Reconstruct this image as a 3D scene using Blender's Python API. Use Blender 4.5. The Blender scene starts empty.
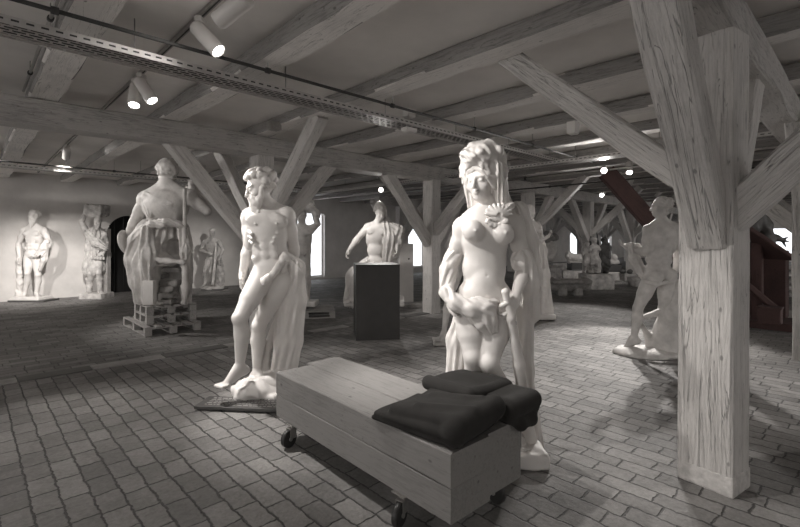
import bpy, math, random
import numpy as np
from mathutils import Vector, Matrix
random.seed(7); np.random.seed(7)
scn = bpy.context.scene
COL = scn.collection
F = 451.0; H0 = 1.5; HY = 240.0
# building frame: v runs away to the right, u runs away to the left
VD = Vector((.7216, .6923, 0)); UD = Vector((-.6923, .7216, 0)); ANG = math.atan2(VD.y, VD.x)
def B(u, v, z=0.0): return UD*u + VD*v + Vector((0, 0, z))
def W(px, py, Y): return Vector(((px-400)/F*Y, Y, H0-(py-HY)/F*Y))

# ------------------------------------------------------------------ tags
def tag(o, label=None, cat=None, group=None, kind=None):
    if label: o['label'] = label
    if cat: o['category'] = cat
    if group: o['group'] = group
    if kind: o['kind'] = kind
    return o
def empty(name, loc=(0,0,0), rz=0.0, label=None, cat=None, group=None):
    o = bpy.data.objects.new(name, None); COL.objects.link(o)
    o.location = loc; o.rotation_euler = (0,0,rz); o.empty_display_size = .1
    return tag(o, label, cat, group)
def link(name, me, m=None, parent=None):
    o = bpy.data.objects.new(name, me); COL.objects.link(o)
    if m is not None: me.materials.append(m)
    if parent is not None: o.parent = parent
    return o
def copy_tree(o, parent=None):
    c = o.copy(); COL.objects.link(c); c.parent = parent
    for ch in [x for x in bpy.data.objects if x.parent == o]: copy_tree(ch, c)
    return c

# ------------------------------------------------------------------ materials
def new_mat(name):
    m = bpy.data.materials.new(name); m.use_nodes = True
    nt = m.node_tree; b = nt.nodes['Principled BSDF']
    return m, nt, b
def N(nt, t, **kw):
    n = nt.nodes.new(t)
    for k, v in kw.items():
        if k in n.inputs: n.inputs[k].default_value = v
        else: setattr(n, k, v)
    return n
def ramp(nt, stops):
    r = nt.nodes.new('ShaderNodeValToRGB')
    e = r.color_ramp.elements
    while len(e) > 1: e.remove(e[0])
    e[0].position = stops[0][0]; e[0].color = (*stops[0][1], 1)
    for p, c in stops[1:]:
        x = e.new(p); x.color = (*c, 1)
    return r
def g(v, warm=1.0):  # warm grey
    return (v*1.025, v*.985, v*.95)
def simple(name, c, rough=.6, metal=0.0, nscale=8, namt=.15, bump=.0, bscale=60):
    m, nt, b = new_mat(name)
    tc = N(nt, 'ShaderNodeTexCoord')
    no = N(nt, 'ShaderNodeTexNoise', Scale=nscale, Detail=6.0, Roughness=.6)
    nt.links.new(tc.outputs['Object'], no.inputs['Vector'])
    r = ramp(nt, [(.3, tuple(x*(1-namt) for x in c)), (.7, tuple(min(1, x*(1+namt)) for x in c))])
    nt.links.new(no.outputs['Fac'], r.inputs['Fac']); nt.links.new(r.outputs['Color'], b.inputs['Base Color'])
    b.inputs['Roughness'].default_value = rough; b.inputs['Metallic'].default_value = metal
    if bump:
        n2 = N(nt, 'ShaderNodeTexNoise', Scale=bscale, Detail=4.0)
        nt.links.new(tc.outputs['Object'], n2.inputs['Vector'])
        bp = N(nt, 'ShaderNodeBump', Strength=bump, Distance=.01)
        nt.links.new(n2.outputs['Fac'], bp.inputs['Height']); nt.links.new(bp.outputs['Normal'], b.inputs['Normal'])
    return m
def emis(name, c, s):
    m, nt, b = new_mat(name)
    b.inputs['Base Color'].default_value = (*c, 1)
    b.inputs['Emission Color'].default_value = (*c, 1); b.inputs['Emission Strength'].default_value = s
    return m
def timber_mat(name, base, dark, stain=.5, grain=.35, crack=1.0):
    """whitewashed hewn timber; X of the object runs along the grain"""
    m, nt, b = new_mat(name); L = nt.links.new
    tc = N(nt, 'ShaderNodeTexCoord'); oi = N(nt, 'ShaderNodeObjectInfo')
    mul = N(nt, 'ShaderNodeVectorMath', operation='MULTIPLY'); mul.inputs[1].default_value = (37, 19, 53)
    L(oi.outputs['Random'], mul.inputs[0])
    add = N(nt, 'ShaderNodeVectorMath', operation='ADD'); L(tc.outputs['Object'], add.inputs[0]); L(mul.outputs[0], add.inputs[1])
    mp = N(nt, 'ShaderNodeMapping'); mp.inputs['Scale'].default_value = (2.4, 30, 30); L(add.outputs[0], mp.inputs['Vector'])
    gr = N(nt, 'ShaderNodeTexNoise', Scale=2.2, Detail=8.0, Roughness=.65, Distortion=.6); L(mp.outputs[0], gr.inputs['Vector'])
    bl = N(nt, 'ShaderNodeTexNoise', Scale=2.3, Detail=7.0, Roughness=.7); L(add.outputs[0], bl.inputs['Vector'])
    mp2 = N(nt, 'ShaderNodeMapping'); mp2.inputs['Scale'].default_value = (.55, 11, 11); L(add.outputs[0], mp2.inputs['Vector'])
    ck = N(nt, 'ShaderNodeTexNoise', Scale=1.7, Detail=3.0, Roughness=.5, Distortion=1.2); L(mp2.outputs[0], ck.inputs['Vector'])
    # cracks: thin iso-lines of ck
    s = N(nt, 'ShaderNodeMath', operation='SUBTRACT'); s.inputs[1].default_value = .5; L(ck.outputs['Fac'], s.inputs[0])
    a = N(nt, 'ShaderNodeMath', operation='ABSOLUTE'); L(s.outputs[0], a.inputs[0])
    cr = ramp(nt, [(.0, (.2,.2,.2)), (.003*crack, (.45,.45,.45)), (.009*crack, (1,1,1))]); L(a.outputs[0], cr.inputs['Fac'])
    rg = ramp(nt, [(.3, dark), (.5, tuple((x+y)/2 for x, y in zip(dark, base))), (.62, base)])
    mixv = N(nt, 'ShaderNodeMix', data_type='FLOAT'); mixv.inputs[0].default_value = stain
    L(gr.outputs['Fac'], mixv.inputs[2]); L(bl.outputs['Fac'], mixv.inputs[3])
    sc = N(nt, 'ShaderNodeMath', operation='MULTIPLY_ADD'); sc.inputs[1].default_value = 1.3; sc.inputs[2].default_value = -.04
    L(mixv.outputs[0], sc.inputs[0]); L(sc.outputs[0], rg.inputs['Fac'])
    # worm holes / knots
    vo = N(nt, 'ShaderNodeTexVoronoi', Scale=9.0); mp3 = N(nt, 'ShaderNodeMapping'); mp3.inputs['Scale'].default_value = (.55, 1, 1)
    L(add.outputs[0], mp3.inputs['Vector']); L(mp3.outputs[0], vo.inputs['Vector'])
    vr = ramp(nt, [(.0, (.2,.2,.2)), (.06, (.35,.35,.35)), (.10, (1,1,1))]); L(vo.outputs['Distance'], vr.inputs['Fac'])
    m1 = N(nt, 'ShaderNodeMix', data_type='RGBA', blend_type='MULTIPLY'); m1.inputs[0].default_value = .6
    L(rg.outputs['Color'], m1.inputs[6]); L(cr.outputs['Color'], m1.inputs[7])
    m2 = N(nt, 'ShaderNodeMix', data_type='RGBA', blend_type='MULTIPLY'); m2.inputs[0].default_value = .7
    L(m1.outputs[2], m2.inputs[6]); L(vr.outputs['Color'], m2.inputs[7])
    L(m2.outputs[2], b.inputs['Base Color']); b.inputs['Roughness'].default_value = .85
    hm = N(nt, 'ShaderNodeMath', operation='MULTIPLY'); L(gr.outputs['Fac'], hm.inputs[0]); L(cr.outputs['Color'], hm.inputs[1])
    bp = N(nt, 'ShaderNodeBump', Strength=grain, Distance=.02); L(hm.outputs[0], bp.inputs['Height'])
    L(bp.outputs['Normal'], b.inputs['Normal'])
    return m
def brick_floor(name):
    m, nt, b = new_mat(name); L = nt.links.new
    tc = N(nt, 'ShaderNodeTexCoord')
    wn = N(nt, 'ShaderNodeTexNoise', Scale=6.0, Detail=3.0, Roughness=.6); L(tc.outputs['Object'], wn.inputs['Vector'])
    ws = N(nt, 'ShaderNodeVectorMath', operation='SUBTRACT'); ws.inputs[1].default_value = (.5,.5,.5); L(wn.outputs['Color'], ws.inputs[0])
    wsc = N(nt, 'ShaderNodeVectorMath', operation='SCALE'); wsc.inputs['Scale'].default_value = .038; L(ws.outputs[0], wsc.inputs[0])
    wa = N(nt, 'ShaderNodeVectorMath', operation='ADD'); L(tc.outputs['Object'], wa.inputs[0]); L(wsc.outputs[0], wa.inputs[1])
    w2 = N(nt, 'ShaderNodeTexNoise', Scale=28.0, Detail=2.0); L(tc.outputs['Object'], w2.inputs['Vector'])
    w2s = N(nt, 'ShaderNodeVectorMath', operation='MULTIPLY_ADD'); w2s.inputs[1].default_value = (.022,.022,0); L(w2.outputs['Color'], w2s.inputs[0]); L(wa.outputs[0], w2s.inputs[2]); wa = w2s
    def bricks(rot, w, h):
        mp = N(nt, 'ShaderNodeMapping'); mp.inputs['Rotation'].default_value = (0,0,rot); L(wa.outputs[0], mp.inputs['Vector'])
        t = N(nt, 'ShaderNodeTexBrick', offset=.43, offset_frequency=2, squash=1.25, squash_frequency=3)
        t.inputs['Scale'].default_value = 1; t.inputs['Mortar Size'].default_value = .0075; t.inputs['Mortar Smooth'].default_value = .6
        t.inputs['Brick Width'].default_value = w; t.inputs['Row Height'].default_value = h; t.inputs['Bias'].default_value = 0
        t.inputs['Color1'].default_value = (*g(.17), 1); t.inputs['Color2'].default_value = (*g(.28), 1); t.inputs['Mortar'].default_value = (*g(.075), 1)
        L(mp.outputs[0], t.inputs['Vector']); return t
    b1 = bricks(math.pi/2, .235, .135); b2 = bricks(0, .25, .14)     # the floor object's Y is the u direction
    sx = N(nt, 'ShaderNodeSeparateXYZ'); L(tc.outputs['Object'], sx.inputs[0])
    gt = N(nt, 'ShaderNodeMath', operation='GREATER_THAN'); gt.inputs[1].default_value = 6.42; L(sx.outputs['Y'], gt.inputs[0])
    mc = N(nt, 'ShaderNodeMix', data_type='RGBA'); L(gt.outputs[0], mc.inputs[0]); L(b1.outputs['Color'], mc.inputs[6]); L(b2.outputs['Color'], mc.inputs[7])
    mf = N(nt, 'ShaderNodeMix', data_type='FLOAT'); L(gt.outputs[0], mf.inputs[0]); L(b1.outputs['Fac'], mf.inputs[2]); L(b2.outputs['Fac'], mf.inputs[3])
    dn = N(nt, 'ShaderNodeTexNoise', Scale=1.1, Detail=6.0, Roughness=.7); L(tc.outputs['Object'], dn.inputs['Vector'])
    dr = ramp(nt, [(.3, (.62,.62,.62)), (.7, (1.25,1.25,1.25))]); L(dn.outputs['Fac'], dr.inputs['Fac'])
    fn = N(nt, 'ShaderNodeTexNoise', Scale=34.0, Detail=6.0, Roughness=.75); L(tc.outputs['Object'], fn.inputs['Vector'])
    fr = ramp(nt, [(.3, (.75,.75,.75)), (.7, (1.2,1.2,1.2))]); L(fn.outputs['Fac'], fr.inputs['Fac'])
    a = N(nt, 'ShaderNodeMix', data_type='RGBA', blend_type='MULTIPLY'); a.inputs[0].default_value = 1; L(mc.outputs[2], a.inputs[6]); L(dr.outputs['Color'], a.inputs[7])
    c = N(nt, 'ShaderNodeMix', data_type='RGBA', blend_type='MULTIPLY'); c.inputs[0].default_value = 1; L(a.outputs[2], c.inputs[6]); L(fr.outputs['Color'], c.inputs[7])
    L(c.outputs[2], b.inputs['Base Color']); b.inputs['Roughness'].default_value = .72
    inv = N(nt, 'ShaderNodeMath', operation='MULTIPLY_ADD'); inv.inputs[1].default_value = -1; inv.inputs[2].default_value = 1; L(mf.outputs[0], inv.inputs[0])
    sc = N(nt, 'ShaderNodeMath', operation='MULTIPLY_ADD'); sc.inputs[1].default_value = .22; L(fn.outputs['Fac'], sc.inputs[0]); L(inv.outputs[0], sc.inputs[2])
    s2 = N(nt, 'ShaderNodeMath', operation='MULTIPLY_ADD'); s2.inputs[1].default_value = .9; L(wn.outputs['Fac'], s2.inputs[0]); L(sc.outputs[0], s2.inputs[2])
    bp = N(nt, 'ShaderNodeBump', Strength=.85, Distance=.022); L(s2.outputs[0], bp.inputs['Height']); L(bp.outputs['Normal'], b.inputs['Normal'])
    return m
def perforated(name):
    m, nt, b = new_mat(name); L = nt.links.new
    tc = N(nt, 'ShaderNodeTexCoord')
    t = N(nt, 'ShaderNodeTexBrick', offset=.5); t.inputs['Scale'].default_value = 1
    t.inputs['Brick Width'].default_value = .085; t.inputs['Row Height'].default_value = .045; t.inputs['Mortar Size'].default_value = .008; t.inputs['Mortar Smooth'].default_value = 0
    L(tc.outputs['Object'], t.inputs['Vector'])
    tr = N(nt, 'ShaderNodeBsdfTransparent'); mx = N(nt, 'ShaderNodeMixShader')
    b.inputs['Base Color'].default_value = (*g(.42), 1); b.inputs['Roughness'].default_value = .45; b.inputs['Metallic'].default_value = .2
    L(t.outputs['Fac'], mx.inputs[0]); L(tr.outputs[0], mx.inputs[1]); L(b.outputs[0], mx.inputs[2])
    L(mx.outputs[0], nt.nodes['Material Output'].inputs['Surface'])
    return m
M = {}
M['wood'] = timber_mat('whitewashed_timber', g(.50), g(.28), .5, .45)
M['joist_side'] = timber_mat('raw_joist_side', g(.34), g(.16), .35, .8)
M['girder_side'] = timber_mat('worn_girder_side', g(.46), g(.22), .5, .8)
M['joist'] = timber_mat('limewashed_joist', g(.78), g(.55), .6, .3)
M['post'] = timber_mat('limewashed_post', g(.58), g(.36), .45, .9)
M['post_foot'] = simple('pale_post_foot', g(.46), .85, 0, 14, .3, .5, 30)
M['red'] = timber_mat('red_painted_timber', (.085,.048,.045), (.045,.027,.025), .5, .3)
M['plank'] = timber_mat('bare_bench_timber', g(.22), g(.155), .35, .10, .3)
M['pallet'] = timber_mat('pallet_wood', g(.36), g(.16), .5, .2, .6)
M['floor'] = brick_floor('brick_paving')
M['strip'] = simple('slab_strip', g(.12), .7, 0, 3, .3, .3, 20); M['strip_pale'] = simple('pale_slab_strip', g(.32), .7, 0, 3, .3, .3, 20)
M['ceil'] = simple('ceiling_plaster', g(.80), .9, 0, 1.2, .10, .12, 14)
M['wall'] = simple('limewashed_wall', g(.58), .9, 0, 1.5, .12, .5, 6)
M['marble'] = simple('white_plaster_stone', g(.66), .55, 0, 5, .07, .12, 70)
M['marble2'] = simple('aged_plaster_stone', g(.52), .6, 0, 7, .22, .25, 40)
M['cast'] = simple('weathered_cast_stone', g(.42), .7, 0, 6, .45, .3, 40)
M['stone'] = simple('grey_stone', g(.30), .75, 0, 9, .3, .4, 30)
M['dark_stone'] = simple('dark_bronze_stone', g(.07), .5, 0, 9, .4, .3, 30)
M['black'] = simple('black_box_paint', g(.04), .45, 0, 6, .15, .05)
M['board'] = simple('dark_board', g(.07), .5)
M['letter'] = simple('pale_lettering', g(.35), .6)
M['void'] = simple('opening_shade', g(.012), .9)  # near-black: the unlit depth of openings is put into the colour
M['metal'] = simple('galvanised_steel', g(.38), .35, .7, 30, .12)
M['tray'] = simple('painted_steel_tray', g(.5), .45, .2, 30, .08)
M['perf'] = perforated('perforated_tray_steel')
M['pipe'] = simple('dark_conduit', g(.05), .8, 0)
M['white'] = simple('white_lamp_enamel', g(.62), .4, 0, 5, .03)
M['lens'] = emis('lamp_lens', (1, .97, .92), 14)
M['rubber'] = simple('black_rubber', g(.02), .5)
M['blanket'] = simple('dark_wool', (.021,.0195,.018), .95, 0, 12, .25, .5, 260)
M['pane'] = emis('daylit_frosted_glass', (.93, .96, 1), 1.0)

# ------------------------------------------------------------------ mesh builders
class MB:
    def __init__(s): s.v = []; s.f = []; s.sm = []
    def box(s, c, d, R=None, taper=1.0):
        n = len(s.v); R = R or Matrix.Identity(3)
        for k in (-1, 1):
            t = taper if k > 0 else 1.0
            for i, j in ((-1,-1),(1,-1),(1,1),(-1,1)):
                s.v.append(Vector(c) + R @ Vector((i*d[0]/2*t, j*d[1]/2*t, k*d[2]/2)))
        for q in ((0,3,2,1),(4,5,6,7),(0,1,5,4),(1,2,6,5),(2,3,7,6),(3,0,4,7)):
            s.f.append(tuple(n+i for i in q)); s.sm.append(False)
        return s
    def tube(s, pts, r, n=10, cap=True):
        pts = [Vector(p) for p in pts]; rs = r if isinstance(r, (list, tuple)) else [r]*len(pts)
        base = len(s.v); t0 = (pts[1]-pts[0]).normalized()
        e1 = t0.orthogonal().normalized()
        for i, p in enumerate(pts):
            t = (pts[min(i+1, len(pts)-1)]-pts[max(i-1, 0)]).normalized()
            e1 = (e1 - t*e1.dot(t)).normalized(); e2 = t.cross(e1)
            for k in range(n):
                a = 2*math.pi*k/n; s.v.append(p + (e1*math.cos(a)+e2*math.sin(a))*rs[i])
        for i in range(len(pts)-1):
            for k in range(n):
                a = base+i*n+k; b2 = base+i*n+(k+1) % n
                s.f.append((a, b2, b2+n, a+n)); s.sm.append(True)
        if cap:
            s.f.append(tuple(base+k for k in reversed(range(n)))); s.sm.append(False)
            s.f.append(tuple(base+(len(pts)-1)*n+k for k in range(n))); s.sm.append(False)
        return s
    def lathe(s, prof, n=24, c=(0,0,0)):
        base = len(s.v)
        for r, z in prof:
            for k in range(n):
                a = 2*math.pi*k/n; s.v.append(Vector(c)+Vector((r*math.cos(a), r*math.sin(a), z)))
        for i in range(len(prof)-1):
            for k in range(n):
                a = base+i*n+k; b2 = base+i*n+(k+1) % n
                s.f.append((a, b2, b2+n, a+n)); s.sm.append(True)
        s.f.append(tuple(base+k for k in reversed(range(n)))); s.sm.append(False)
        s.f.append(tuple(base+(len(prof)-1)*n+k for k in range(n))); s.sm.append(False)
        return s
    def prism(s, poly, z0, z1):
        n = len(s.v); k = len(poly)
        for z in (z0, z1):
            for x, y in poly: s.v.append(Vector((x, y, z)))
        s.f.append(tuple(n+i for i in reversed(range(k)))); s.f.append(tuple(n+k+i for i in range(k))); s.sm += [False, False]
        for i in range(k):
            j = (i+1) % k; s.f.append((n+i, n+j, n+k+j, n+k+i)); s.sm.append(False)
        return s
    def build(s, name, m, parent=None, bevel=0, xf=None):
        me = bpy.data.meshes.new(name); me.from_pydata([tuple(v) for v in s.v], [], s.f)
        me.polygons.foreach_set('use_smooth', s.sm); me.update()
        o = link(name, me, m, parent)
        if bevel:
            b = o.modifiers.new('bevel', 'BEVEL'); b.width = bevel; b.segments = 2; b.limit_method = 'ANGLE'; b.harden_normals = False
        if xf is not None: o.matrix_local = xf
        return o
def struct(name, mb, m, parent=None, **kw):
    o = mb.build(name, m, parent, **kw)
    o['kind'] = 'structure'
    return o

def vnoise(p, f, seed):
    x, y, z = p[0]*f+seed*1.7, p[1]*f+seed*2.3, p[2]*f+seed*.9
    return (math.sin(x*1.3+1.7*math.sin(y*.9+z))+math.sin(y*1.7+1.3*math.sin(z*1.1+x*.6))+math.sin(z*1.5+x*.7))/3
def timber(name, p0, p1, w, h, m, parent=None, seed=1, wob=.008, up=Vector((0,0,1)), ch=.018, side=None, w1=None, h1=None):
    """hewn beam from p0 to p1, w across, h along the 'up' side; local X runs along it"""
    p0 = Vector(p0); p1 = Vector(p1); d = p1-p0; Ln = d.length; x = d.normalized()
    if abs(x.dot(up)) > .97: up = Vector((1,0,0))
    z = (up - x*up.dot(x)).normalized(); y = z.cross(x)
    w1 = w1 or w; h1 = h1 or h
    n = max(2, min(60, int(Ln/.14)))
    V = []; Fc = []
    def ring(t):
        ww = (w*(1-t)+w1*t)/2; hh = (h*(1-t)+h1*t)/2; c = ch
        r = []
        for (a, b2) in ((-1,-1),(1,-1),(1,1),(-1,1)):
            if a*b2 > 0: r += [(a*ww, b2*(hh-c)), (a*(ww-c), b2*hh)] if False else ([(a*ww, b2*(hh-c)), (a*(ww-c), b2*hh)])
            else: r += [(a*(ww-c), b2*hh), (a*ww, b2*(hh-c))]
        # reorder consistently around the section
        r.sort(key=lambda q: math.atan2(q[1]/hh, q[0]/ww))
        return r
    for i in range(n+1):
        t = i/n; k = 0
        for (a, b2) in ring(t):
            p = (t*Ln, a, b2); k += 1
            f = 1 if 0 < i < n else .3
            dx = vnoise((p[0], k*3.1, 0), 5.0, seed)*wob*f + vnoise((p[0], 0, 0), 1.3, seed+9)*wob*1.2*f
            dz = vnoise((p[0], 7, k*2.3), 4.3, seed+4)*wob*f + vnoise((p[0], 5, 0), 1.1, seed+5)*wob*1.2*f
            V.append((p[0], p[1]+dx, p[2]+dz))
    for i in range(n):
        for k in range(8):
            a = i*8+k; b2 = i*8+(k+1) % 8
            Fc.append((a, a+8, b2+8, b2))
    Fc.append(tuple(range(8))); Fc.append(tuple(n*8+k for k in reversed(range(8))))
    me = bpy.data.meshes.new(name); me.from_pydata(V, [], Fc); me.update()
    o = link(name, me, m, parent)
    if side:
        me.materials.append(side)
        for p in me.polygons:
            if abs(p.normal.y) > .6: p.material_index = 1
    o.matrix_local = Matrix.Translation(p0) @ Matrix((x, y, z)).transposed().to_4x4()
    return o

# ------------------------------------------------------------------ sculpting: smooth-union distance fields meshed with surface nets
def vec(p): return np.array(tuple(p), dtype=np.float64)
def nrm(a): a = vec(a); return a/np.linalg.norm(a)
class SD:
    def __init__(s): s.ops = []
    def _add(s, fn, lo, hi, k, sub, keep=True): s.ops.append((fn, np.array(lo), np.array(hi), k, sub)); return s
    def cap(s, a, b, r1, r2=None, k=.02, sub=False, fold=None, noise=None, flat=None):
        a = vec(a); b = vec(b); r2 = r1 if r2 is None else r2; ba = b-a; L2 = max(ba.dot(ba), 1e-9)
        rm = max(r1, r2) + (fold[1] if fold else 0) + (noise[1]*1.5 if noise else 0)
        ax = ba/math.sqrt(L2); t = np.array((0,0,1.0)) if abs(ax[2]) < .9 else np.array((0,1.0,0)); e1 = np.cross(ax, t); e1 /= np.linalg.norm(e1); e2 = np.cross(ax, e1)
        def fn(X, Y, Z):
            px, py, pz = X-a[0], Y-a[1], Z-a[2]
            if flat is not None:      # squash along a direction: flat=(dir, factor)
                fd = nrm(flat[0]); q = (px*fd[0]+py*fd[1]+pz*fd[2])*(1/flat[1]-1)
                px = px+q*fd[0]; py = py+q*fd[1]; pz = pz+q*fd[2]
            h = np.clip((px*ba[0]+py*ba[1]+pz*ba[2])/L2, 0, 1)
            qx, qy, qz = px-ba[0]*h, py-ba[1]*h, pz-ba[2]*h
            d = np.sqrt(qx*qx+qy*qy+qz*qz) - (r1+(r2-r1)*h)
            if flat is not None: d = d*max(.6, flat[1])
            if fold:
                an = np.arctan2(qx*e1[0]+qy*e1[1]+qz*e1[2], qx*e2[0]+qy*e2[1]+qz*e2[2])
                tw = fold[3] if len(fold) > 3 else 0
                d = d + fold[1]*np.sin(an*fold[0]+(fold[2] if len(fold) > 2 else 0)+tw*h)*(.6+.4*np.sin(an*2.3+1+h*3))
            if noise: d = d + nz(X, Y, Z, *noise)
            return d
        lo = np.minimum(a-rm, b-rm); hi = np.maximum(a+rm, b+rm)
        return s._add(fn, lo, hi, k, sub)
    def chain(s, pts, rs, **kw):
        for i in range(len(pts)-1): s.cap(pts[i], pts[i+1], rs[i], rs[i+1], **kw)
        return s
    def ell(s, c, r, ax=None, k=.02, sub=False, noise=None, fold=None):
        c = vec(c); r = np.array(r, float); A = np.eye(3) if ax is None else np.array([nrm(q) for q in ax])
        rm = r.max() + (noise[1]*1.5 if noise else 0)+(fold[1] if fold else 0)
        ext = np.sqrt(((A*r[:, None])**2).sum(0)) + (noise[1]*1.5 if noise else 0)+(fold[1] if fold else 0)
        def fn(X, Y, Z):
            p = (X-c[0], Y-c[1], Z-c[2])
            q = [p[0]*A[i][0]+p[1]*A[i][1]+p[2]*A[i][2] for i in range(3)]
            k0 = np.sqrt(sum((q[i]/r[i])**2 for i in range(3)))+1e-9; k1 = np.sqrt(sum((q[i]/r[i]**2)**2 for i in range(3)))+1e-9
            d = k0*(k0-1)/k1
            if noise: d = d + nz(X, Y, Z, *noise)
            if fold:
                an = np.arctan2(q[1], q[0]); d = d + fold[1]*np.sin(an*fold[0]+(fold[2] if len(fold) > 2 else 0)+(fold[3] if len(fold) > 3 else 0)*q[2])
            return d
        return s._add(fn, c-ext, c+ext, k, sub)
    def box(s, c, hd, ax=None, rd=.01, k=.01, sub=False, noise=None):
        c = vec(c); hd = np.array(hd, float); A = np.eye(3) if ax is None else np.array([nrm(q) for q in ax])
        ext = (np.abs(A)*hd[:, None]).sum(0)+.005+(noise[1]*1.5 if noise else 0)
        def fn(X, Y, Z):
            p = (X-c[0], Y-c[1], Z-c[2])
            q = [np.abs(p[0]*A[i][0]+p[1]*A[i][1]+p[2]*A[i][2])-hd[i]+rd for i in range(3)]
            m = [np.maximum(x, 0) for x in q]
            d = np.sqrt(m[0]**2+m[1]**2+m[2]**2)+np.minimum(np.maximum(q[0], np.maximum(q[1], q[2])), 0)-rd
            if noise: d = d + nz(X, Y, Z, *noise)
            return d
        return s._add(fn, c-ext, c+ext, k, sub)
    def mesh(s, name, res, m, parent=None, flatz=None):
        adds = [o for o in s.ops if not o[4]]
        lo = np.min([o[1] for o in adds], 0)-3*res-.02; hi = np.max([o[2] for o in adds], 0)+3*res+.02
        n = np.ceil((hi-lo)/res).astype(int)+1
        axs = [(lo[i]+np.arange(n[i])*res) for i in range(3)]
        f = np.full(tuple(n), .5, np.float32)
        for fn, l, h, k, sub in s.ops:
            e = k+2.5*res; i0 = np.maximum(((l-e-lo)/res).astype(int), 0); i1 = np.minimum(((h+e-lo)/res).astype(int)+2, n)
            if (i1 <= i0).any(): continue
            sl = tuple(slice(a, b) for a, b in zip(i0, i1))
            X = axs[0][sl[0]][:, None, None]; Y = axs[1][sl[1]][None, :, None]; Z = axs[2][sl[2]][None, None, :]
            d = fn(X, Y, Z).astype(np.float32); cur = f[sl]
            if sub:
                hh = np.clip(.5-.5*(cur+d)/k, 0, 1); f[sl] = cur*(1-hh)-d*hh+k*hh*(1-hh)
            else:
                hh = np.clip(.5+.5*(cur-d)/k, 0, 1); f[sl] = cur*(1-hh)+d*hh-k*hh*(1-hh)
        if flatz is not None:
            f = np.maximum(f, (flatz-axs[2])[None, None, :].astype(np.float32))
        V, Q = surface_nets(f, lo, res)
        me = bpy.data.meshes.new(name)
        me.vertices.add(len(V)); me.vertices.foreach_set('co', V.astype(np.float32).ravel())
        me.loops.add(len(Q)*4); me.loops.foreach_set('vertex_index', Q.astype(np.int32).ravel())
        me.polygons.add(len(Q)); me.polygons.foreach_set('loop_start', np.arange(len(Q), dtype=np.int32)*4)
        me.polygons.foreach_set('use_smooth', np.ones(len(Q), bool))
        me.update(calc_edges=True); me.validate()
        return link(name, me, m, parent)
def nz(X, Y, Z, fr, amp, seed=0.0):
    a = np.sin(X*fr+seed+1.6*np.sin(Y*fr*.8+seed)) + np.sin(Y*fr*1.1+1.4*np.sin(Z*fr*.9+2+seed)) + np.sin(Z*fr*1.05+1.5*np.sin(X*fr*.85+1))
    b = np.sin(X*fr*2.1+Z*fr*1.3+seed)*np.sin(Y*fr*2.3-Z*fr*.9)
    return amp*(a/3+.5*b)
def surface_nets(f, lo, res):
    ins = f < 0
    nx, ny, nz_ = f.shape
    cs = np.zeros((nx-1, ny-1, nz_-1), np.int8)
    for i in (0, 1):
        for j in (0, 1):
            for k in (0, 1): cs += ins[i:nx-1+i, j:ny-1+j, k:nz_-1+k]
    act = (cs > 0) & (cs < 8)
    idx = -np.ones(act.shape, np.int64); A = np.argwhere(act); idx[act] = np.arange(len(A))
    acc = np.zeros((len(A), 3)); cnt = np.zeros(len(A))
    I, J, K = A.T
    for ax in range(3):
        o = [q for q in range(3) if q != ax]
        for a in (0, 1):
            for b in (0, 1):
                c0 = np.zeros(3, int); c0[o[0]] = a; c0[o[1]] = b; c1 = c0.copy(); c1[ax] = 1
                f0 = f[I+c0[0], J+c0[1], K+c0[2]]; f1 = f[I+c1[0], J+c1[1], K+c1[2]]
                mk = (f0 < 0) != (f1 < 0)
                t = np.where(mk, f0/np.where(mk, f0-f1, 1), 0)
                p = np.tile(c0.astype(float), (len(A), 1)); p[:, ax] = t
                acc[mk] += p[mk]; cnt[mk] += 1
    V = lo + (A + acc/cnt[:, None])*res
    Qs = []
    for ax in range(3):
        o = [(ax+1) % 3, (ax+2) % 3]
        sl0 = [slice(None)]*3; sl1 = [slice(None)]*3; sl0[ax] = slice(0, -1); sl1[ax] = slice(1, None)
        a = ins[tuple(sl0)]; b = ins[tuple(sl1)]; E = np.argwhere(a != b)
        E = E[(E[:, o[0]] > 0) & (E[:, o[1]] > 0) & (E[:, o[0]] < f.shape[o[0]]-1) & (E[:, o[1]] < f.shape[o[1]]-1)]
        flip = ~a[E[:, 0], E[:, 1], E[:, 2]]
        def ix(d0, d1):
            e = E.copy(); e[:, o[0]] += d0; e[:, o[1]] += d1; return idx[e[:, 0], e[:, 1], e[:, 2]]
        q = np.stack([ix(-1, -1), ix(0, -1), ix(0, 0), ix(-1, 0)], 1)
        q[flip] = q[flip][:, ::-1]; Qs.append(q)
    return V, np.concatenate(Qs)

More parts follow.
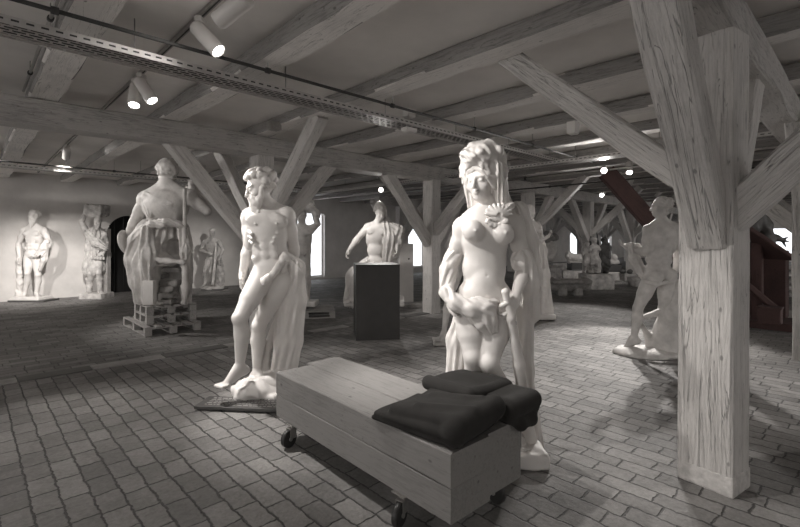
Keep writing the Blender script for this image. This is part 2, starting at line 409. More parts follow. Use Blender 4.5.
# ------------------------------------------------------------------ the figure
def L_(a, b, t): return vec(a)*(1-t)+vec(b)*t
HS = [1.0]
def head(S, c, fwd, H, up=(0,0,1), detail=True, fem=False):
    c = vec(c); f = nrm(fwd); u = vec(up); u = nrm(u-f*u.dot(f)); r = np.cross(f, u)
    h = H*.132*HS[0]
    P = lambda a, b, d: c + r*a*h + u*b*h + f*d*h
    AX = (r, f, u)
    S.ell(P(0, .12, -.07), (.31*h, .39*h, .36*h), AX, k=.02)
    S.ell(P(0, -.08, .13), (.25*h, .24*h, .36*h), AX, k=.03)
    S.ell(P(0, -.36, .2), (.15*h, .14*h, .12*h), AX, k=.03)
    if detail:
        S.ell(P(0, .10, .3), (.25*h, .08*h, .06*h), AX, k=.02)
        for sg in (-1, 1):
            S.ell(P(sg*.14, .015, .41), (.085*h, .07*h, .055*h), AX, k=.012, sub=True)
            S.ell(P(sg*.135, .012, .325), (.062*h, .05*h, .042*h), AX, k=.004)
            S.ell(P(sg*.31, -.02, -.02), (.03*h, .06*h, .1*h), AX, k=.01)
            S.ell(P(sg*.17, -.13, .24), (.08*h, .08*h, .08*h), AX, k=.03)
        S.cap(P(0, .07, .37), P(0, -.13, .475), .033*h, .048*h, k=.012)
        S.ell(P(0, -.145, .43), (.075*h, .05*h, .035*h), AX, k=.008)
        S.ell(P(0, -.235, .385), (.095*h, .035*h, .022*h), AX, k=.006)
        S.ell(P(0, -.285, .375), (.08*h, .035*h, .024*h), AX, k=.006)
        S.cap(P(-.08, -.26, .42), P(.08, -.26, .42), .008*h, k=.004, sub=True)
    return P, AX, h
def hand(S, w, d, n, H, curl=.5, thumb=1, spread=.1, size=1.0):
    """w wrist, d towards the fingers, n palm normal (fingers curl towards n)"""
    w = vec(w); d = nrm(d); n = vec(n); n = nrm(n-d*n.dot(d)); s = np.cross(d, n)*thumb
    L = .105*H*size
    S.cap(w, w+d*L*.2, .017*H, .019*H, k=.012)
    S.ell(w+d*L*.3, (L*.22, L*.30, L*.12), (s, d, n), k=.015)
    for i, (off, ln) in enumerate(((.155, .46), (.052, .52), (-.052, .48), (-.15, .38))):
        p = w+d*L*.5+s*L*off; a = curl*.6; q = p; dd = d+s*off*spread
        for seg, fr in enumerate((.45, .3, .25)):
            dr = nrm(dd*math.cos(a)+n*math.sin(a)); q2 = q+dr*L*ln*fr
            S.cap(q, q2, .0075*H*(1-.1*seg)*size, .0068*H*(1-.1*seg)*size, k=.0035); q = q2; a += curl*.9
    p = w+d*L*.16+s*L*.17; t1 = p+nrm(d*.7+s*.7+n*.3)*L*.24; t2 = t1+nrm(d*.8+s*.1+n*(.3+.5*curl))*L*.2
    S.chain([p, t1, t2], [.0105*H, .009*H, .0078*H], k=.008)
def foot(S, an, to, H):
    an = vec(an); to = vec(to); d = to-an; d[2] = 0; dl = np.linalg.norm(d); d = d/dl
    s = np.array((-d[1], d[0], 0)); z0 = min(an[2]-.036*H, to[2])
    heel = an-d*.022*H; heel[2] = an[2]-.022*H
    S.cap(an, heel, .02*H, .021*H, k=.02)
    ball = to.copy(); ball = ball-d*.03*H
    S.cap(an+d*.01*H-np.array((0,0,.008*H)), ball, .023*H, .015*H, k=.02)
    S.cap(heel, ball, .018*H, .014*H, k=.02)
    for i, o in enumerate((-.022, -.011, 0, .010, .020)):
        S.cap(ball+s*o*H, ball+s*o*1.1*H+d*(.036-.0028*i*(1))*H-np.array((0,0,.003*H)), .0085*H, .0075*H, k=.005)
def leg(S, hip, kn, an, to, H, fwd, fem=False, m=1.0, kk=.022):
    hip, kn, an = vec(hip), vec(kn), vec(an); f = nrm(fwd)
    t = 1.0 if not fem else 1.04
    S.cap(hip, L_(hip, kn, .55), .054*H*m*t, .047*H*m*t, k=kk)
    S.cap(L_(hip, kn, .45), kn, .047*H*m*t, .032*H*m, k=.012)
    if not fem:
        S.cap(L_(hip, kn, .3)+f*.02*H, L_(hip, kn, .85)+f*.012*H, .03*H, .018*H, k=.02)
    S.ell(kn+f*.012*H, (.026*H, .026*H, .03*H), k=.015)
    S.cap(kn, L_(kn, an, .35)-f*.012*H, .030*H*m, .034*H*m, k=.02)
    S.cap(L_(kn, an, .33)-f*.012*H, an, .034*H*m, .0185*H, k=.02)
    S.cap(kn+f*.006*H, an+f*.004*H, .02*H, .013*H, k=.02)
    if to is not None: foot(S, an, to, H)
def arm(S, sh, el, wr, H, m=1.0):
    sh, el, wr = vec(sh), vec(el), vec(wr)
    S.ell(L_(sh, el, .08), (.038*H*m, .036*H*m, .042*H*m), k=.025)
    S.cap(sh, L_(sh, el, .5), .031*H*m, .031*H*m, k=.02); S.cap(L_(sh, el, .4), el, .031*H*m, .0235*H*m, k=.02)
    S.cap(el, L_(el, wr, .3), .0245*H*m, .027*H*m, k=.015); S.cap(L_(el, wr, .3), wr, .027*H*m, .0165*H*m, k=.015)
def figure(S, J, H, fem=False, fwd=(0,-1,0), pf=None, detail=True, headdetail=True, legs=True):
    """J: dict of joints; L and R are left and right as seen"""
    fc = nrm(fwd); fp = nrm(pf if pf is not None else fwd)
    pel, ch, nk = vec(J['pel']), vec(J['chest']), vec(J['neck'])
    up = nrm(nk-pel); r = vec(J['shR'])-vec(J['shL']); r = nrm(r-up*r.dot(up)); fc = nrm(np.cross(r, up)); fc = fc if fc.dot(nrm(fwd)) > 0 else -fc
    upc = nrm(nk-ch); upp = nrm(ch-pel)
    rp = vec(J['hipR'])-vec(J['hipL']); rp = nrm(rp-upp*rp.dot(upp)); fp2 = np.cross(rp, upp); fp = fp2 if fp2.dot(fp) > 0 else -fp2
    m = (.93 if fem else 1.06)*J.get('tw', 1)
    HS[0] = J.get('hs', 1.0)
    AX = (r, fc, upc); AP = (rp, fp, upp)
    waist = L_(ch, pel, .55)
    S.ell(ch, (.088*H*m, .062*H*m, .10*H), AX, k=.03)
    S.ell(L_(ch, nk, .45), (.08*H*m, .05*H*m, .05*H), AX, k=.04)
    S.ell(waist, ((.075 if fem else .076)*H, .05*H, .085*H), AP, k=.05)
    S.ell(pel, ((.092 if fem else .084)*H, .06*H, .062*H), AP, k=.04)
    for s in ('L', 'R'):
        sh = vec(J['sh'+s]); sg = 1 if s == 'R' else -1
        S.cap(L_(ch, nk, .72), sh, .034*H, .033*H*m, k=.035)
        S.cap(nk+upc*.02*H, L_(nk, sh, .75)+upc*.012*H, .022*H, .02*H, k=.03)   # trapezius
        if fem:
            b = ch+r*sg*.050*H+fc*.052*H+upc*.010*H
            S.ell(b, (.037*H, .036*H, .037*H), AX, k=.014); S.ell(b+fc*.034*H, (.006*H,)*3, k=.008)
        else:
            S.ell(ch+r*sg*.045*H+fc*.045*H+upc*.028*H, (.047*H, .022*H, .034*H), AX, k=.012)
            S.ell(ch+r*sg*.046*H+fc*.066*H+upc*.012*H, (.005*H,)*3, k=.006)
            S.ell(ch+r*sg*.072*H-upc*.03*H-fc*.01*H, (.022*H, .04*H, .07*H), AX, k=.03)
            if detail:
                for q in range(3):
                    S.ell(L_(ch, pel, .28+.2*q)+r*sg*.0185*H+fc*.047*H, (.019*H, .008*H, .018*H), AX, k=.014)
                S.ell(L_(ch, pel, .70)+rp*sg*.062*H+fp*.008*H, (.022*H, .033*H, .024*H), AP, k=.028)
                for q in range(3):
                    S.cap(ch+r*sg*(.07-.006*q)*H+fc*.035*H-upc*(.02+.022*q)*H, ch+r*sg*(.055-.006*q)*H+fc*.05*H-upc*(.032+.022*q)*H, .007*H, k=.01)
        # back: shoulder blade, buttock
        S.ell(ch+r*sg*.045*H-fc*.045*H+upc*.02*H, (.035*H, .02*H, .045*H), AX, k=.02)
        S.ell(vec(J['hip'+s])-fp*.035*H+upp*.005*H-rp*sg*.004*H, (.048*H, .045*H, .05*H), AP, k=.015)
        arm(S, sh, J['el'+s], J['wr'+s], H, .88 if fem else 1.08)
        if legs: leg(S, J['hip'+s], J['kn'+s], J['an'+s], J.get('to'+s), H, J.get('lf'+s, fp), fem)
        if 'hd'+s in J: hand(S, J['wr'+s], J['hd'+s][0], J['hd'+s][1], H, *(J['hd'+s][2:]))
    if fem: S.ell(L_(ch, pel, .80)+fp*.035*H, (.045*H, .025*H, .045*H), AP, k=.03)
    # clavicles, spine groove, navel
    S.cap(nk+fc*.022*H-upc*.006*H, L_(nk, J['shR'], .8)+fc*.02*H, .006*H, k=.015); S.cap(nk+fc*.022*H-upc*.006*H, L_(nk, J['shL'], .8)+fc*.02*H, .006*H, k=.015)
    S.cap(L_(ch, nk, .5)-fc*.066*H, pel-fp*.07*H, .008*H, k=.02, sub=True)
    nv = L_(ch, pel, .66)+fp*.062*H
    S.ell(nv, (.004*H, .010*H, .005*H), AP, k=.005, sub=True)
    S.cap(nk, vec(J['head'])-np.array((0,0,.03*H)), .031*H*(.9 if fem else 1.1), .03*H*(.9 if fem else 1.1), k=.02)
    return head(S, J['head'], J['face'], H, J.get('headup', (0,0,1)), headdetail, fem)
def curls(S, P, AX, h, seed=0, n=70, r=.085, sc=.32, rng=(-.15, 1.0), front=.2):
    rr = random.Random(seed)
    for i in range(n):
        z = rr.uniform(*rng); a = rr.uniform(0, 2*math.pi); q = math.sqrt(max(0, 1-min(1, z*z)))
        x, y = q*math.cos(a), q*math.sin(a)
        if y > front and z < .62: continue
        S.ell(P(x*sc, .12+z*(sc+.05), -.07+y*(sc+.08)), (h*r*rr.uniform(.7, 1.2),)*3, k=.003)
def beard(S, P, AX, h, seed=0, n=34, ln=.3):
    rr = random.Random(seed)
    S.cap(P(0, -.27, .27), P(0, -.62, .36), .20*h, .13*h, k=.02, noise=(60, .006))
    for sg in (-1, 1): S.cap(P(sg*.27, -.05, .05), P(sg*.14, -.40, .25), .07*h, .12*h, k=.03, noise=(60, .006))
    for i in range(n):
        a = rr.uniform(-1, 1); t = rr.random()
        S.ell(P(a*.24*(1-.5*t), -.28-t*ln*1.5-.06*(1-abs(a)), .44+.02*t-.24*abs(a)*(1-.5*t)), (h*.055,)*3, k=.004)
    for sg in (-1, 1): S.cap(P(0, -.2, .42), P(sg*.14, -.25, .38), .03*h, .02*h, k=.01)

# ================================================================== THE SETTING
RB = Matrix.Rotation(ANG, 4, 'Z')          # local x = v, local y = u
CEIL = 3.17; UW = 14.56; VE = 41.0; VB = -7.0; UR = -7.0
struct('floor', MB().box(((VE+VB)/2, (UW+UR)/2, -.1), (VE-VB+2, UW-UR+2, .2)), M['floor'], xf=RB)
struct('ceiling', MB().box(((VE+VB)/2, (UW+UR)/2, CEIL+.1), (VE-VB+2, UW-UR+2, .2)), M['ceil'], xf=RB)
def wall_with_openings(along0, along1, ops, th, place):
    mb = MB(); x = along0
    def bx(a, b, z0, z1):
        if b-a > 1e-4 and z1-z0 > 1e-4: mb.box(place((a+b)/2, (z0+z1)/2), tuple(abs(q) for q in place.size(b-a, th, z1-z0)))
    for a, b, z0, z1, arch in sorted(ops):
        bx(x, a, 0, CEIL); bx(a, b, 0, z0)
        n = 40 if arch else 1
        for i in range(n):
            t0, t1 = i/n, (i+1)/n; tm = (t0+t1)/2
            zt = z1 - (arch*(1-math.sqrt(max(0, 1-(2*tm-1)**2))) if arch else 0)
            bx(a+(b-a)*t0, a+(b-a)*t1, zt, CEIL)
        x = b
    bx(x, along1, 0, CEIL)
    return mb
class PL:      # wall running along v
    def __init__(s, u, th): s.u = u; s.th = th
    def __call__(s, a, z): return (a, s.u+s.th/2, z)
    def size(s, l, th, h): return (l, th, h)
class PE:      # wall running along u
    def __init__(s, v, th): s.v = v; s.th = th
    def __call__(s, a, z): return (s.v+s.th/2, a, z)
    def size(s, l, th, h): return (th, l, h)
wins = [(8.75, 9.95, .10, 2.55, .12), (14.5, 15.6, .25, 2.1, .3), (20.3, 21.4, .25, 2.1, .3), (26.0, 27.1, .25, 2.1, .3), (30.5, 32.8, .25, 2.25, .5), (35.8, 37.8, .25, 2.2, .4)]
door = (2.80, 3.95, .0, 2.2, .45)
struct('wall_left', wall_with_openings(VB, VE, wins+[door], .7, PL(UW, .7)), M['wall'], xf=RB)
struct('wall_far', wall_with_openings(UR, UW, [(3.1, 5.6, .3, 2.35, .0), (8.2, 9.4, .3, 2.2, .3)], .5, PE(VE, .5)), M['wall'], xf=RB)
struct('wall_light_block', MB().box(((5.0+VB)/2, UR-.2, CEIL/2), (5.0-VB, .4, CEIL)), M['wall'], xf=RB)  # unseen partial wall, added to block light from the near right
def window(i, a, b, z0, z1, wall='L'):
    r = empty('window_%d' % i, (0,0,0)); r['kind'] = 'structure'
    r.rotation_euler = (0,0,ANG)
    fr = MB(); m = MB(); w = .05
    c = (a+b)/2; uu = UW+.16 if wall == 'L' else VE+.15
    def P(x, z): return (x, uu, z) if wall == 'L' else (uu, x, z)
    def D(x, z, t=.06): return (x, t, z) if wall == 'L' else (t, x, z)
    for x in (a+w/2, b-w/2): fr.box(P(x, (z0+z1)/2), D(w, z1-z0))
    for z in (z0+w/2, z1-w/2): fr.box(P(c, z), D(b-a, w))
    f = fr.build('window_frame', M['white'], r)
    m.box((P(c, (z0+z1)/2)[0]+(0 if wall == 'L' else .04), P(c, 0)[1]+(.04 if wall == 'L' else 0), (z0+z1)/2), D(b-a, z1-z0, .01)); m.build('pane', M['pane'], r)
for i, (a, b, z0, z1, ar) in enumerate(wins): window(i+1, a, b, z0, z1)
window(7, 3.1, 5.6, .3, 2.35, 'E'); window(8, 8.2, 9.4, .3, 2.2, 'E')
d = MB()
for i in range(5): d.box((door[0]+.115+.23*i, UW+.42, 1.1), (.222, .05, 2.2))
dr = struct('door_1', d, M['void'], xf=RB)
MBh = MB().tube([(2.95, UW+.38, 1.0), (2.95, UW+.36, 1.06), (2.95, UW+.38, 1.14)], .012, 8); MBh.build('door_handle', M['metal'], dr)
s = MB(); s2 = MB(); v = -5.0; rr = random.Random(3); q = 0
while v < 24:
    l = rr.uniform(.45, .9); (s if q % 2 else s2).box((v+l/2, 6.30, .004), (l-.012, .2+rr.uniform(-.01, .01), .014+rr.uniform(0, .006))); v += l; q += 1
struct('trim_1', s, M['strip'], xf=RB); struct('trim_2', s2, M['strip_pale'], xf=RB)
# raised stone threshold line at the far end of the left floor is part of the slab strip material

# ------------------------------------------------------------------ timber frame
JW = .27
jn = 0
for k in range(-2, 32):
    v = .60+1.27*k; sd = 20+k
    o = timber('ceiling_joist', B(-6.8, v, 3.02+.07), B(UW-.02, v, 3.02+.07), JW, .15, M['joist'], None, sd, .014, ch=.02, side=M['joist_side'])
    lab = {0: 'whitewashed ceiling joist left of the lamp track, bright above the long girder',
           1: 'whitewashed ceiling joist rising from above the seated statue, right of the lamp track',
           2: 'broad whitewashed ceiling joist above the bearded statue meeting the front brace'}.get(k)
    if lab: tag(o, lab, 'ceiling joist', 'ceiling joists')
    elif k < 0: tag(o, 'whitewashed ceiling joist in the dark top left corner of the room', 'ceiling joist', 'ceiling joists')
    else: tag(o, 'whitewashed ceiling joist in the receding row beyond the front post brace', 'ceiling joist', 'ceiling joists')
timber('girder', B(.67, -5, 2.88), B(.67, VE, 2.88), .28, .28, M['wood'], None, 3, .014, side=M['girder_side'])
tag(bpy.data.objects['girder'], 'heavy timber girder over the big front post, running off at upper right', 'beam', 'long girders')
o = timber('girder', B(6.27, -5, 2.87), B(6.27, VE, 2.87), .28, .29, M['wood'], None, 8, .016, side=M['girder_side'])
tag(o, 'long whitewashed girder crossing the left half behind the seated statue head', 'beam', 'long girders')
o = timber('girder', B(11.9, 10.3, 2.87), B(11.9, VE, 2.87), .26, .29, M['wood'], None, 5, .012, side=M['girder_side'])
tag(o, 'farthest timber girder beyond the square dark pedestal', 'beam', 'long girders')
def post(u, v, label, rz=ANG, w=.27, dp=.27, seed=1, group='timber posts with slanting braces', mat=None, feet=True, br=(1,1,1,1)):
    p = B(u, v); r = empty('timber_post', p, rz, label, 'post', group); mt = mat or M['post']
    timber('post', (0,0,0), (0,0,2.74), w, dp, mt, r, seed, .006, up=Vector((0,1,0)), ch=.014)
    bz = .5*w
    dd = rz-ANG
    R = Matrix.Rotation(-dd, 3, 'Z')
    def bar(a, b, ww, hh, sd): timber('brace', R @ Vector(a), R @ Vector(b), ww, hh, mt, r, sd, .007, ch=.012)
    if br[0]: bar((-bz*.6, 0, 1.42), (-1.27, 0, 2.80), .17, .19, seed+1)
    if br[1]: bar((bz*.6, 0, 1.42), (1.27, 0, 2.80), .17, .19, seed+2)
    if br[2]: bar((0, bz*.6, 1.66), (0, 1.55, 3.06), .16, .19, seed+3)
    if br[3]: bar((0, -bz*.6, 1.66), (0, -1.55, 3.06), .16, .19, seed+4)
    return r
# front post: corners traced, turned about ten degrees against the frame
c0 = empty('timber_post', (1.943, 2.80, 0), math.radians(33.5), 'massive whitewashed square post with four braces standing at front right', 'post', 'timber posts with slanting braces')
timber('post', (0,0,.0), (0,0,2.74), .30, .245, M['post'], c0, 31, .006, up=Vector((1,0,0)), ch=.012)
R = Matrix.Rotation(ANG-math.radians(33.5), 3, 'Z')
def fb(a, b, w, h, sd): timber('brace', R @ Vector(a), R @ Vector(b), w, h, M['post'], c0, sd, .008, ch=.014)
fb((-.07, 0, 1.52), (-1.20, 0, 2.90), .20, .23, 32)
fb((.08, 0, 1.45), (1.30, 0, 2.86), .18, .21, 33)
fb((0, .08, 1.84), (0, 1.47, 3.07), .16, .17, 34)
fb((0, -.08, 1.62), (0, -1.45, 3.06), .17, .20, 35)
mbs = MB().box((0, 0, .06), (.251, .306, .12)); mbs.build('foot_block', M['post_foot'], c0, bevel=.008)
post(6.27, 3.16, 'whitewashed post hidden behind the bearded statue, braces spreading above his head', seed=41)
post(6.27, 6.92, 'whitewashed post with braces standing between the dark pedestal and the lion skin statue', seed=47)
post(.55, 7.62, 'timber post cut by the right edge of the photo', seed=53)
post(6.27, 10.7, 'dim timber post just right of the lion skin statue head', seed=61)
post(6.27, 14.4, 'distant timber post behind the dark ornate sculpture group', seed=67)
post(6.27, 18.1, 'distant timber post left of the nude seen from behind', seed=71)
for i, v in enumerate((21.8, 25.5, 29.2)): post(6.27, v, 'small far timber post at the end of the middle row', seed=73+i)
post(11.9, 11.4, 'thin looking far post just right of the dark pedestal group', seed=81, w=.22, dp=.22)
for i, v in enumerate((15.1, 18.8, 22.5, 26.2, 29.9, 33.6)): post(11.9, v, 'far timber post of the row nearest the arched windows', seed=83+i)
for i, v in enumerate((11.0, 14.7)): post(.67, v, 'dim timber post of the right row behind the front post', seed=91+i)
# dark red painted post and brace behind the front post
rp = empty('red_post', W(712, 300, 8.6)*1.0, ANG, 'dark red painted timber post with long slanting brace behind the nude', 'post')
rp.location.z = 0
timber('post', (0,0,0), (0,0,3.0), .26, .26, M['red'], rp, 101, .004, up=Vector((0,1,0)))
inv = (Matrix.Translation(rp.location) @ Matrix.Rotation(ANG, 4, 'Z')).inverted()
timber('brace', inv @ W(700, 278, 8.55), inv @ W(606, 172, 8.9), .22, .30, M['red'], rp, 102, .004)

# ------------------------------------------------------------------ services under the ceiling
def tray(name, p0, p1, w, label, z, hs=.05):
    p0 = Vector(p0); p1 = Vector(p1); d = p1-p0; Ln = d.length; a = math.atan2(d.y, d.x)
    r = empty(name, (p0.x, p0.y, z), a, label, 'cable tray')
    MB().box((Ln/2, 0, 0), (Ln, w, .003)).build('perforated_bottom', M['perf'], r)
    for sg in (-1, 1):
        m = MB().box((Ln/2, sg*w/2, hs*.5), (Ln, .003, hs)).box((Ln/2, sg*(w/2-.01), hs), (Ln, .022, .003)).box((Ln/2, sg*(w/2), .002), (Ln, .012, .008))
        # raised rungs along the lip
        sl = MB()
        for i in range(int(Ln/.075)): sl.box((.04+.075*i, sg*(w/2+.0015), hs*.55), (.04, .003, .012))
        sr = m.build('side_rail', M['tray'], r); sl.build('slots', M['pipe'], sr)
    cb = MB(); rr = random.Random(len(name)+int(Ln*10))
    for q in range(4):
        y = -w/2+.035+q*w*.22; cb.tube([(x, y+rr.uniform(-.01, .01), .012) for x in np.linspace(.02, Ln-.02, max(3, int(Ln/.8)))], .008, 6)
    cb.build('cables', M['pipe'], r)
    n = int(Ln/1.3)
    for i in range(n+1):
        x = .3+i*1.27
        if x < Ln: MB().tube([(x, 0, .0), (x, 0, CEIL-z)], .0045, 6).build('hanger_rod', M['metal'], r)
    return r
tray('cable_tray', B(3.84, -3.2), B(3.84, 7.5), .26, 'perforated steel cable tray crossing the foreground ceiling from the left edge', 2.845)
tray('cable_tray', B(10.7, -4), B(10.7, 6.6), .20, 'narrow perforated cable tray hanging before the left wall', 2.80)
tray('cable_tray', B(12.6, 7.32), B(-3.0, 7.32), .24, 'perforated cable tray running behind the lion skin statue towards the brace', 2.80)
def conduit(name, p0, p1, z, r_, m, label, clamps=6, dbl=False):
    p0 = Vector(p0); p1 = Vector(p1); d = p1-p0; Ln = d.length; a = math.atan2(d.y, d.x)
    r = empty(name, (p0.x, p0.y, z), a, label, 'pipe')
    MB().tube([(0,0,0), (Ln,0,0)], r_, 10).build('pipe_run', m, r)
    if dbl: MB().tube([(0,r_*2.4,r_*.6), (Ln,r_*2.4,r_*.6)], r_*.7, 8).build('pipe_run', M['pipe'], r)
    for i in range(clamps):
        x = Ln*(i+.5)/clamps
        MB().tube([(x, 0, 0), (x, 0, CEIL-z-.01)], .004, 6).build('hanger_rod', M['metal'], r)
        MB().tube([(x-.02, 0, 0), (x+.02, 0, 0)], r_*1.7, 10).build('clamp', M['pipe'], r)
conduit('ceiling_pipe', B(3.52, -3.2), B(3.52, 8.3), 2.93, .014, M['pipe'], 'dark thin double pipe running above the foreground cable tray', 8, True)
conduit('ceiling_pipe', B(10.2, -4), B(10.2, 6.4), 2.84, .014, M['pipe'], 'dark thin pipe in front of the left wall tray', 6)
conduit('ceiling_pipe', B(9.0, 8.55), B(-1.5, 8.55), 2.80, .02, M['metal'], 'pale pipe under the ceiling above the nude seen from behind', 4)
conduit('ceiling_pipe', B(9.0, 9.6), B(-1.5, 9.6), 2.72, .016, M['pipe'], 'dark pipe carrying the distant lit lamps', 4)
def track(u0, u1, v, label):
    r = empty('lamp_track', B(u0, v, CEIL-.018), ANG+math.pi/2, label, 'lamp track')
    Ln = u1-u0
    MB().box((Ln/2, 0, 0), (Ln, .035, .032)).build('rail', M['metal'], r); MB().box((Ln/2, 0, -.015), (Ln, .012, .006)).build('slot', M['pipe'], r)
track(-2, 14, 1.24, 'grey lamp track on the ceiling carrying the white spotlights at upper left')
track(-2, 14, -.03, 'grey lamp track beside the bright joist in the top left corner')
# thin pale conduit beside the left joist
conduit('ceiling_pipe', B(-1, .42), B(6.1, .42), 3.05, .012, M['metal'], 'thin pale conduit along the left side of the bright joist', 5)
def lamp(anchor, aim, label, watt=60, ln=.27, r_=.058, cone=50, lens_only=False, on=True, group='white ceiling spotlights', blend=.6, drop=.10):
    a = Vector(anchor); r = empty('spotlight', a, 0, label, 'spotlight', group)
    d = (Vector(aim)-a).normalized()
    hinge = Vector((0,0,-drop))
    MB().box((0,0,-.02), (.05, .09, .035)).tube([(0,0,-.03), hinge], .012, 8).build('bracket', M['white'], r)
    q = d.to_track_quat('Z', 'Y').to_matrix().to_4x4()
    ctr = hinge + d*ln*.30
    xf = Matrix.Translation(ctr-d*ln*.5) @ q
    body = MB().lathe([(.0, 0), (r_*.86, 0), (r_, .015), (r_, ln-.006), (r_*.97, ln), (r_*.86, ln), (r_*.82, ln-.02), (0, ln-.02)], 28)
    body.build('lamp_housing', M['white'], r, xf=xf)
    le = MB().lathe([(0, ln-.016), (r_*.80, ln-.016), (r_*.78, ln-.008), (0, ln-.006)], 24)
    le.build('lens', M['lens'], r, xf=xf)
    if on:
        ld = bpy.data.lights.new('spot_beam', 'SPOT'); ld.energy = watt; ld.spot_size = math.radians(cone); ld.spot_blend = blend; ld.shadow_soft_size = .035; ld.color = (1, .96, .92)
        lo = bpy.data.objects.new('spot_beam', ld); COL.objects.link(lo); lo.parent = r
        lo.matrix_local = Matrix.Translation(ctr+d*(ln*.5+.01)) @ d.to_track_quat('-Z', 'Y').to_matrix().to_4x4()
    return r
TZ = CEIL-.03
KW = 0.85
lamp(B(2.72, 1.24, TZ), (-3.2, 3.9, 2.2), 'white spotlight cut by the top edge, nearest the camera', 14*KW, cone=60, drop=.15)
lamp(B(3.42, 1.24, TZ), (.75, 3.0, .7), 'white cylindrical spotlight hanging alone above the cable tray', 130*KW, cone=56)
lamp(B(4.98, 1.24, TZ), (-1.2, 4.2, 1.2), 'right one of the paired white spotlights above the long girder', 230*KW, cone=50)
lamp(B(5.18, 1.24, TZ), (-2.2, 3.2, .0), 'left one of the paired white spotlights above the long girder', 90*KW, cone=70)
lamp(B(9.6, 1.24, TZ), W(52, 270, 11.4), 'white spotlight shining on the left wall statues', 620*KW, cone=40, blend=.9)
lamp(B(10.3, -.03, TZ), W(160, 235, 8), 'small dim spotlight hanging near the left wall tray', 200*KW, cone=70)
lamp(W(381, 186, 10.0), W(378, 240, 6.0), 'glaring lamp straight above the statue group behind the dark pedestal', 60, cone=60, ln=.2, r_=.055, drop=.06)
lamp(W(604, 167, 8.3), W(600, 330, 3), 'bright round lamp on the distant pipe, left of its neighbour', 150, cone=90, ln=.2, r_=.06, drop=.04)
lamp(W(629, 163, 8.3), W(640, 330, 6.2), 'tilted lamp on the distant pipe above the nude', 330, cone=70, ln=.26, r_=.06, drop=.04)
lamp(W(603, 192, 12.0), W(540, 280, 8), 'smallest lit lamp, below the bright pair on the distant pipe', 220, cone=80, ln=.2, r_=.06, drop=.04)
lamp((-1.25, 2.15, TZ), (.62, 3.15, 1.25), 'spotlight above the frame lighting the lion skin statue', 125, cone=62, blend=.8)
lamp((-2.95, 2.7, TZ), (-1.4, 4.3, 1.35), 'spotlight out of frame at left lighting the bearded statue', 125, cone=44, blend=.8)
lamp(B(9.3, -1.6, TZ), W(75, 270, 11.8), 'spotlight out of frame at left lighting the wall figures', 450, cone=44, blend=.9)
lamp(B(9.0, 5.2, TZ), W(205, 262, 13.5), 'added white spotlight on the far strongman statue, back to the viewer', 260, cone=40, blend=.9)  # added to brighten the strongman, placed out of sight behind the post braces
lamp(B(6.75, -.9, TZ), W(150, 215, 7.4), 'spotlight out of frame at upper left lighting the colossus back', 80, cone=44)
lamp(B(4.2, 12.2, TZ), W(597, 262, 14.2), 'added dim spotlight back on, deep in the hall above the ornate group', 25, cone=60)  # invented lamp lifting the dim ornate group, lens turned away
lamp(B(4.6, 15.9, TZ), W(580, 265, 17.0), 'added spotlight back on, deep in the hall over the reclining lion', 90, cone=70)  # no known fixture; added to brighten the far hall, lens turned away
lamp(B(7.2, 4.5, TZ), W(385, 250, 9.4), 'added white spotlight turned on the statue group behind the dark pedestal', 110, cone=44)  # extra lamp added for the statue group, kept hidden by the braces
def jbox(p, d, label, m, rz=ANG):
    o = MB().box((0,0,0), d).box((0,0,-d[2]/2-.004), (d[0]*.8, d[1]*.8, .008)).build('junction_box', m, bevel=.006)
    o.location = p; o.rotation_euler = (0,0,rz); tag(o, label, 'junction box')
jbox(W(409, 113, 5.25), (.12, .10, .10), 'small pale box hanging by the foreground tray above the dark pedestal', M['white'])
jbox(W(409, 130, 5.15), (.16, .10, .04), 'flat white detector under the foreground cable tray', M['white'])
jbox(W(274, 126, 6.0), (.16, .12, .10), 'small grey box on the joist above the long girder', M['metal'])
jbox(W(573, 128, 4.6), (.10, .09, .12), 'white box fixed beside the front post brace', M['white'])

# ================================================================== STATUES
class Fig:
    def __init__(s, name, px, Y, label, cat='statue', group=None, res=.012):
        s.X0 = (px-400)/F*Y; s.Y0 = Y; s.res = res
        s.r = empty(name, (s.X0, Y, 0), 0, label, cat, group)
    def T(s, px, py, dy=0.0):
        Y = s.Y0+dy
        return np.array(((px-400)/F*Y-s.X0, dy, H0-(py-HY)/F*Y))
    def add(s, S, name, m, res=None, flatz=None): return S.mesh(name, res or s.res, m, s.r, flatz)

# --- the lion skin woman
f = Fig('statue', 490, 3.15, 'tall nude female statue wearing a lion skin hood, behind the folded blanket', res=.0068)
T = f.T; H = 2.03
J = dict(tw=1.04, hs=1.10, head=T(482,180,.0), face=(-.60,-.80,-.16), neck=T(489,208,.03), chest=T(484,236,.0), pel=T(484,294,0),
         shL=T(463,226,.01), shR=T(514,223,.03), elL=T(452,266,.07), wrL=T(449,289,-.05), elR=T(524,268,.07), wrR=T(515,298,-.10),
         hipL=T(469,306,0), hipR=T(500,305,0), knL=T(473,356,-.09), anL=T(478,425,.05), toL=T(470,447,-.12),
         knR=T(489,362,-.13), anR=T(516,428,.02), toR=T(524,449,-.14),
         hdL=((.1,-.1,-1), (.3,-.2,.1), .5, 1), hdR=((-.35,-.35,-.9), (-.7,.5,0), 1.1, -1))
S = SD(); P, AX, h = figure(S, J, H, fem=True, fwd=(-.30,-1,0), pf=(-.15,-1,0))
S.cap(T(481,238,-.16), T(480,262,-.155), .007, k=.03, sub=True); S.cap(T(466,247,-.13), T(473,241,-.15), .007, k=.025, sub=True); S.cap(T(500,247,-.13), T(492,241,-.14), .007, k=.025, sub=True)
S.cap(T(466,287,-.14), T(478,300,-.15), .006, k=.02, sub=True); S.cap(T(498,286,-.13), T(485,300,-.15), .006, k=.02, sub=True)
f.add(S, 'figure', M['marble'])
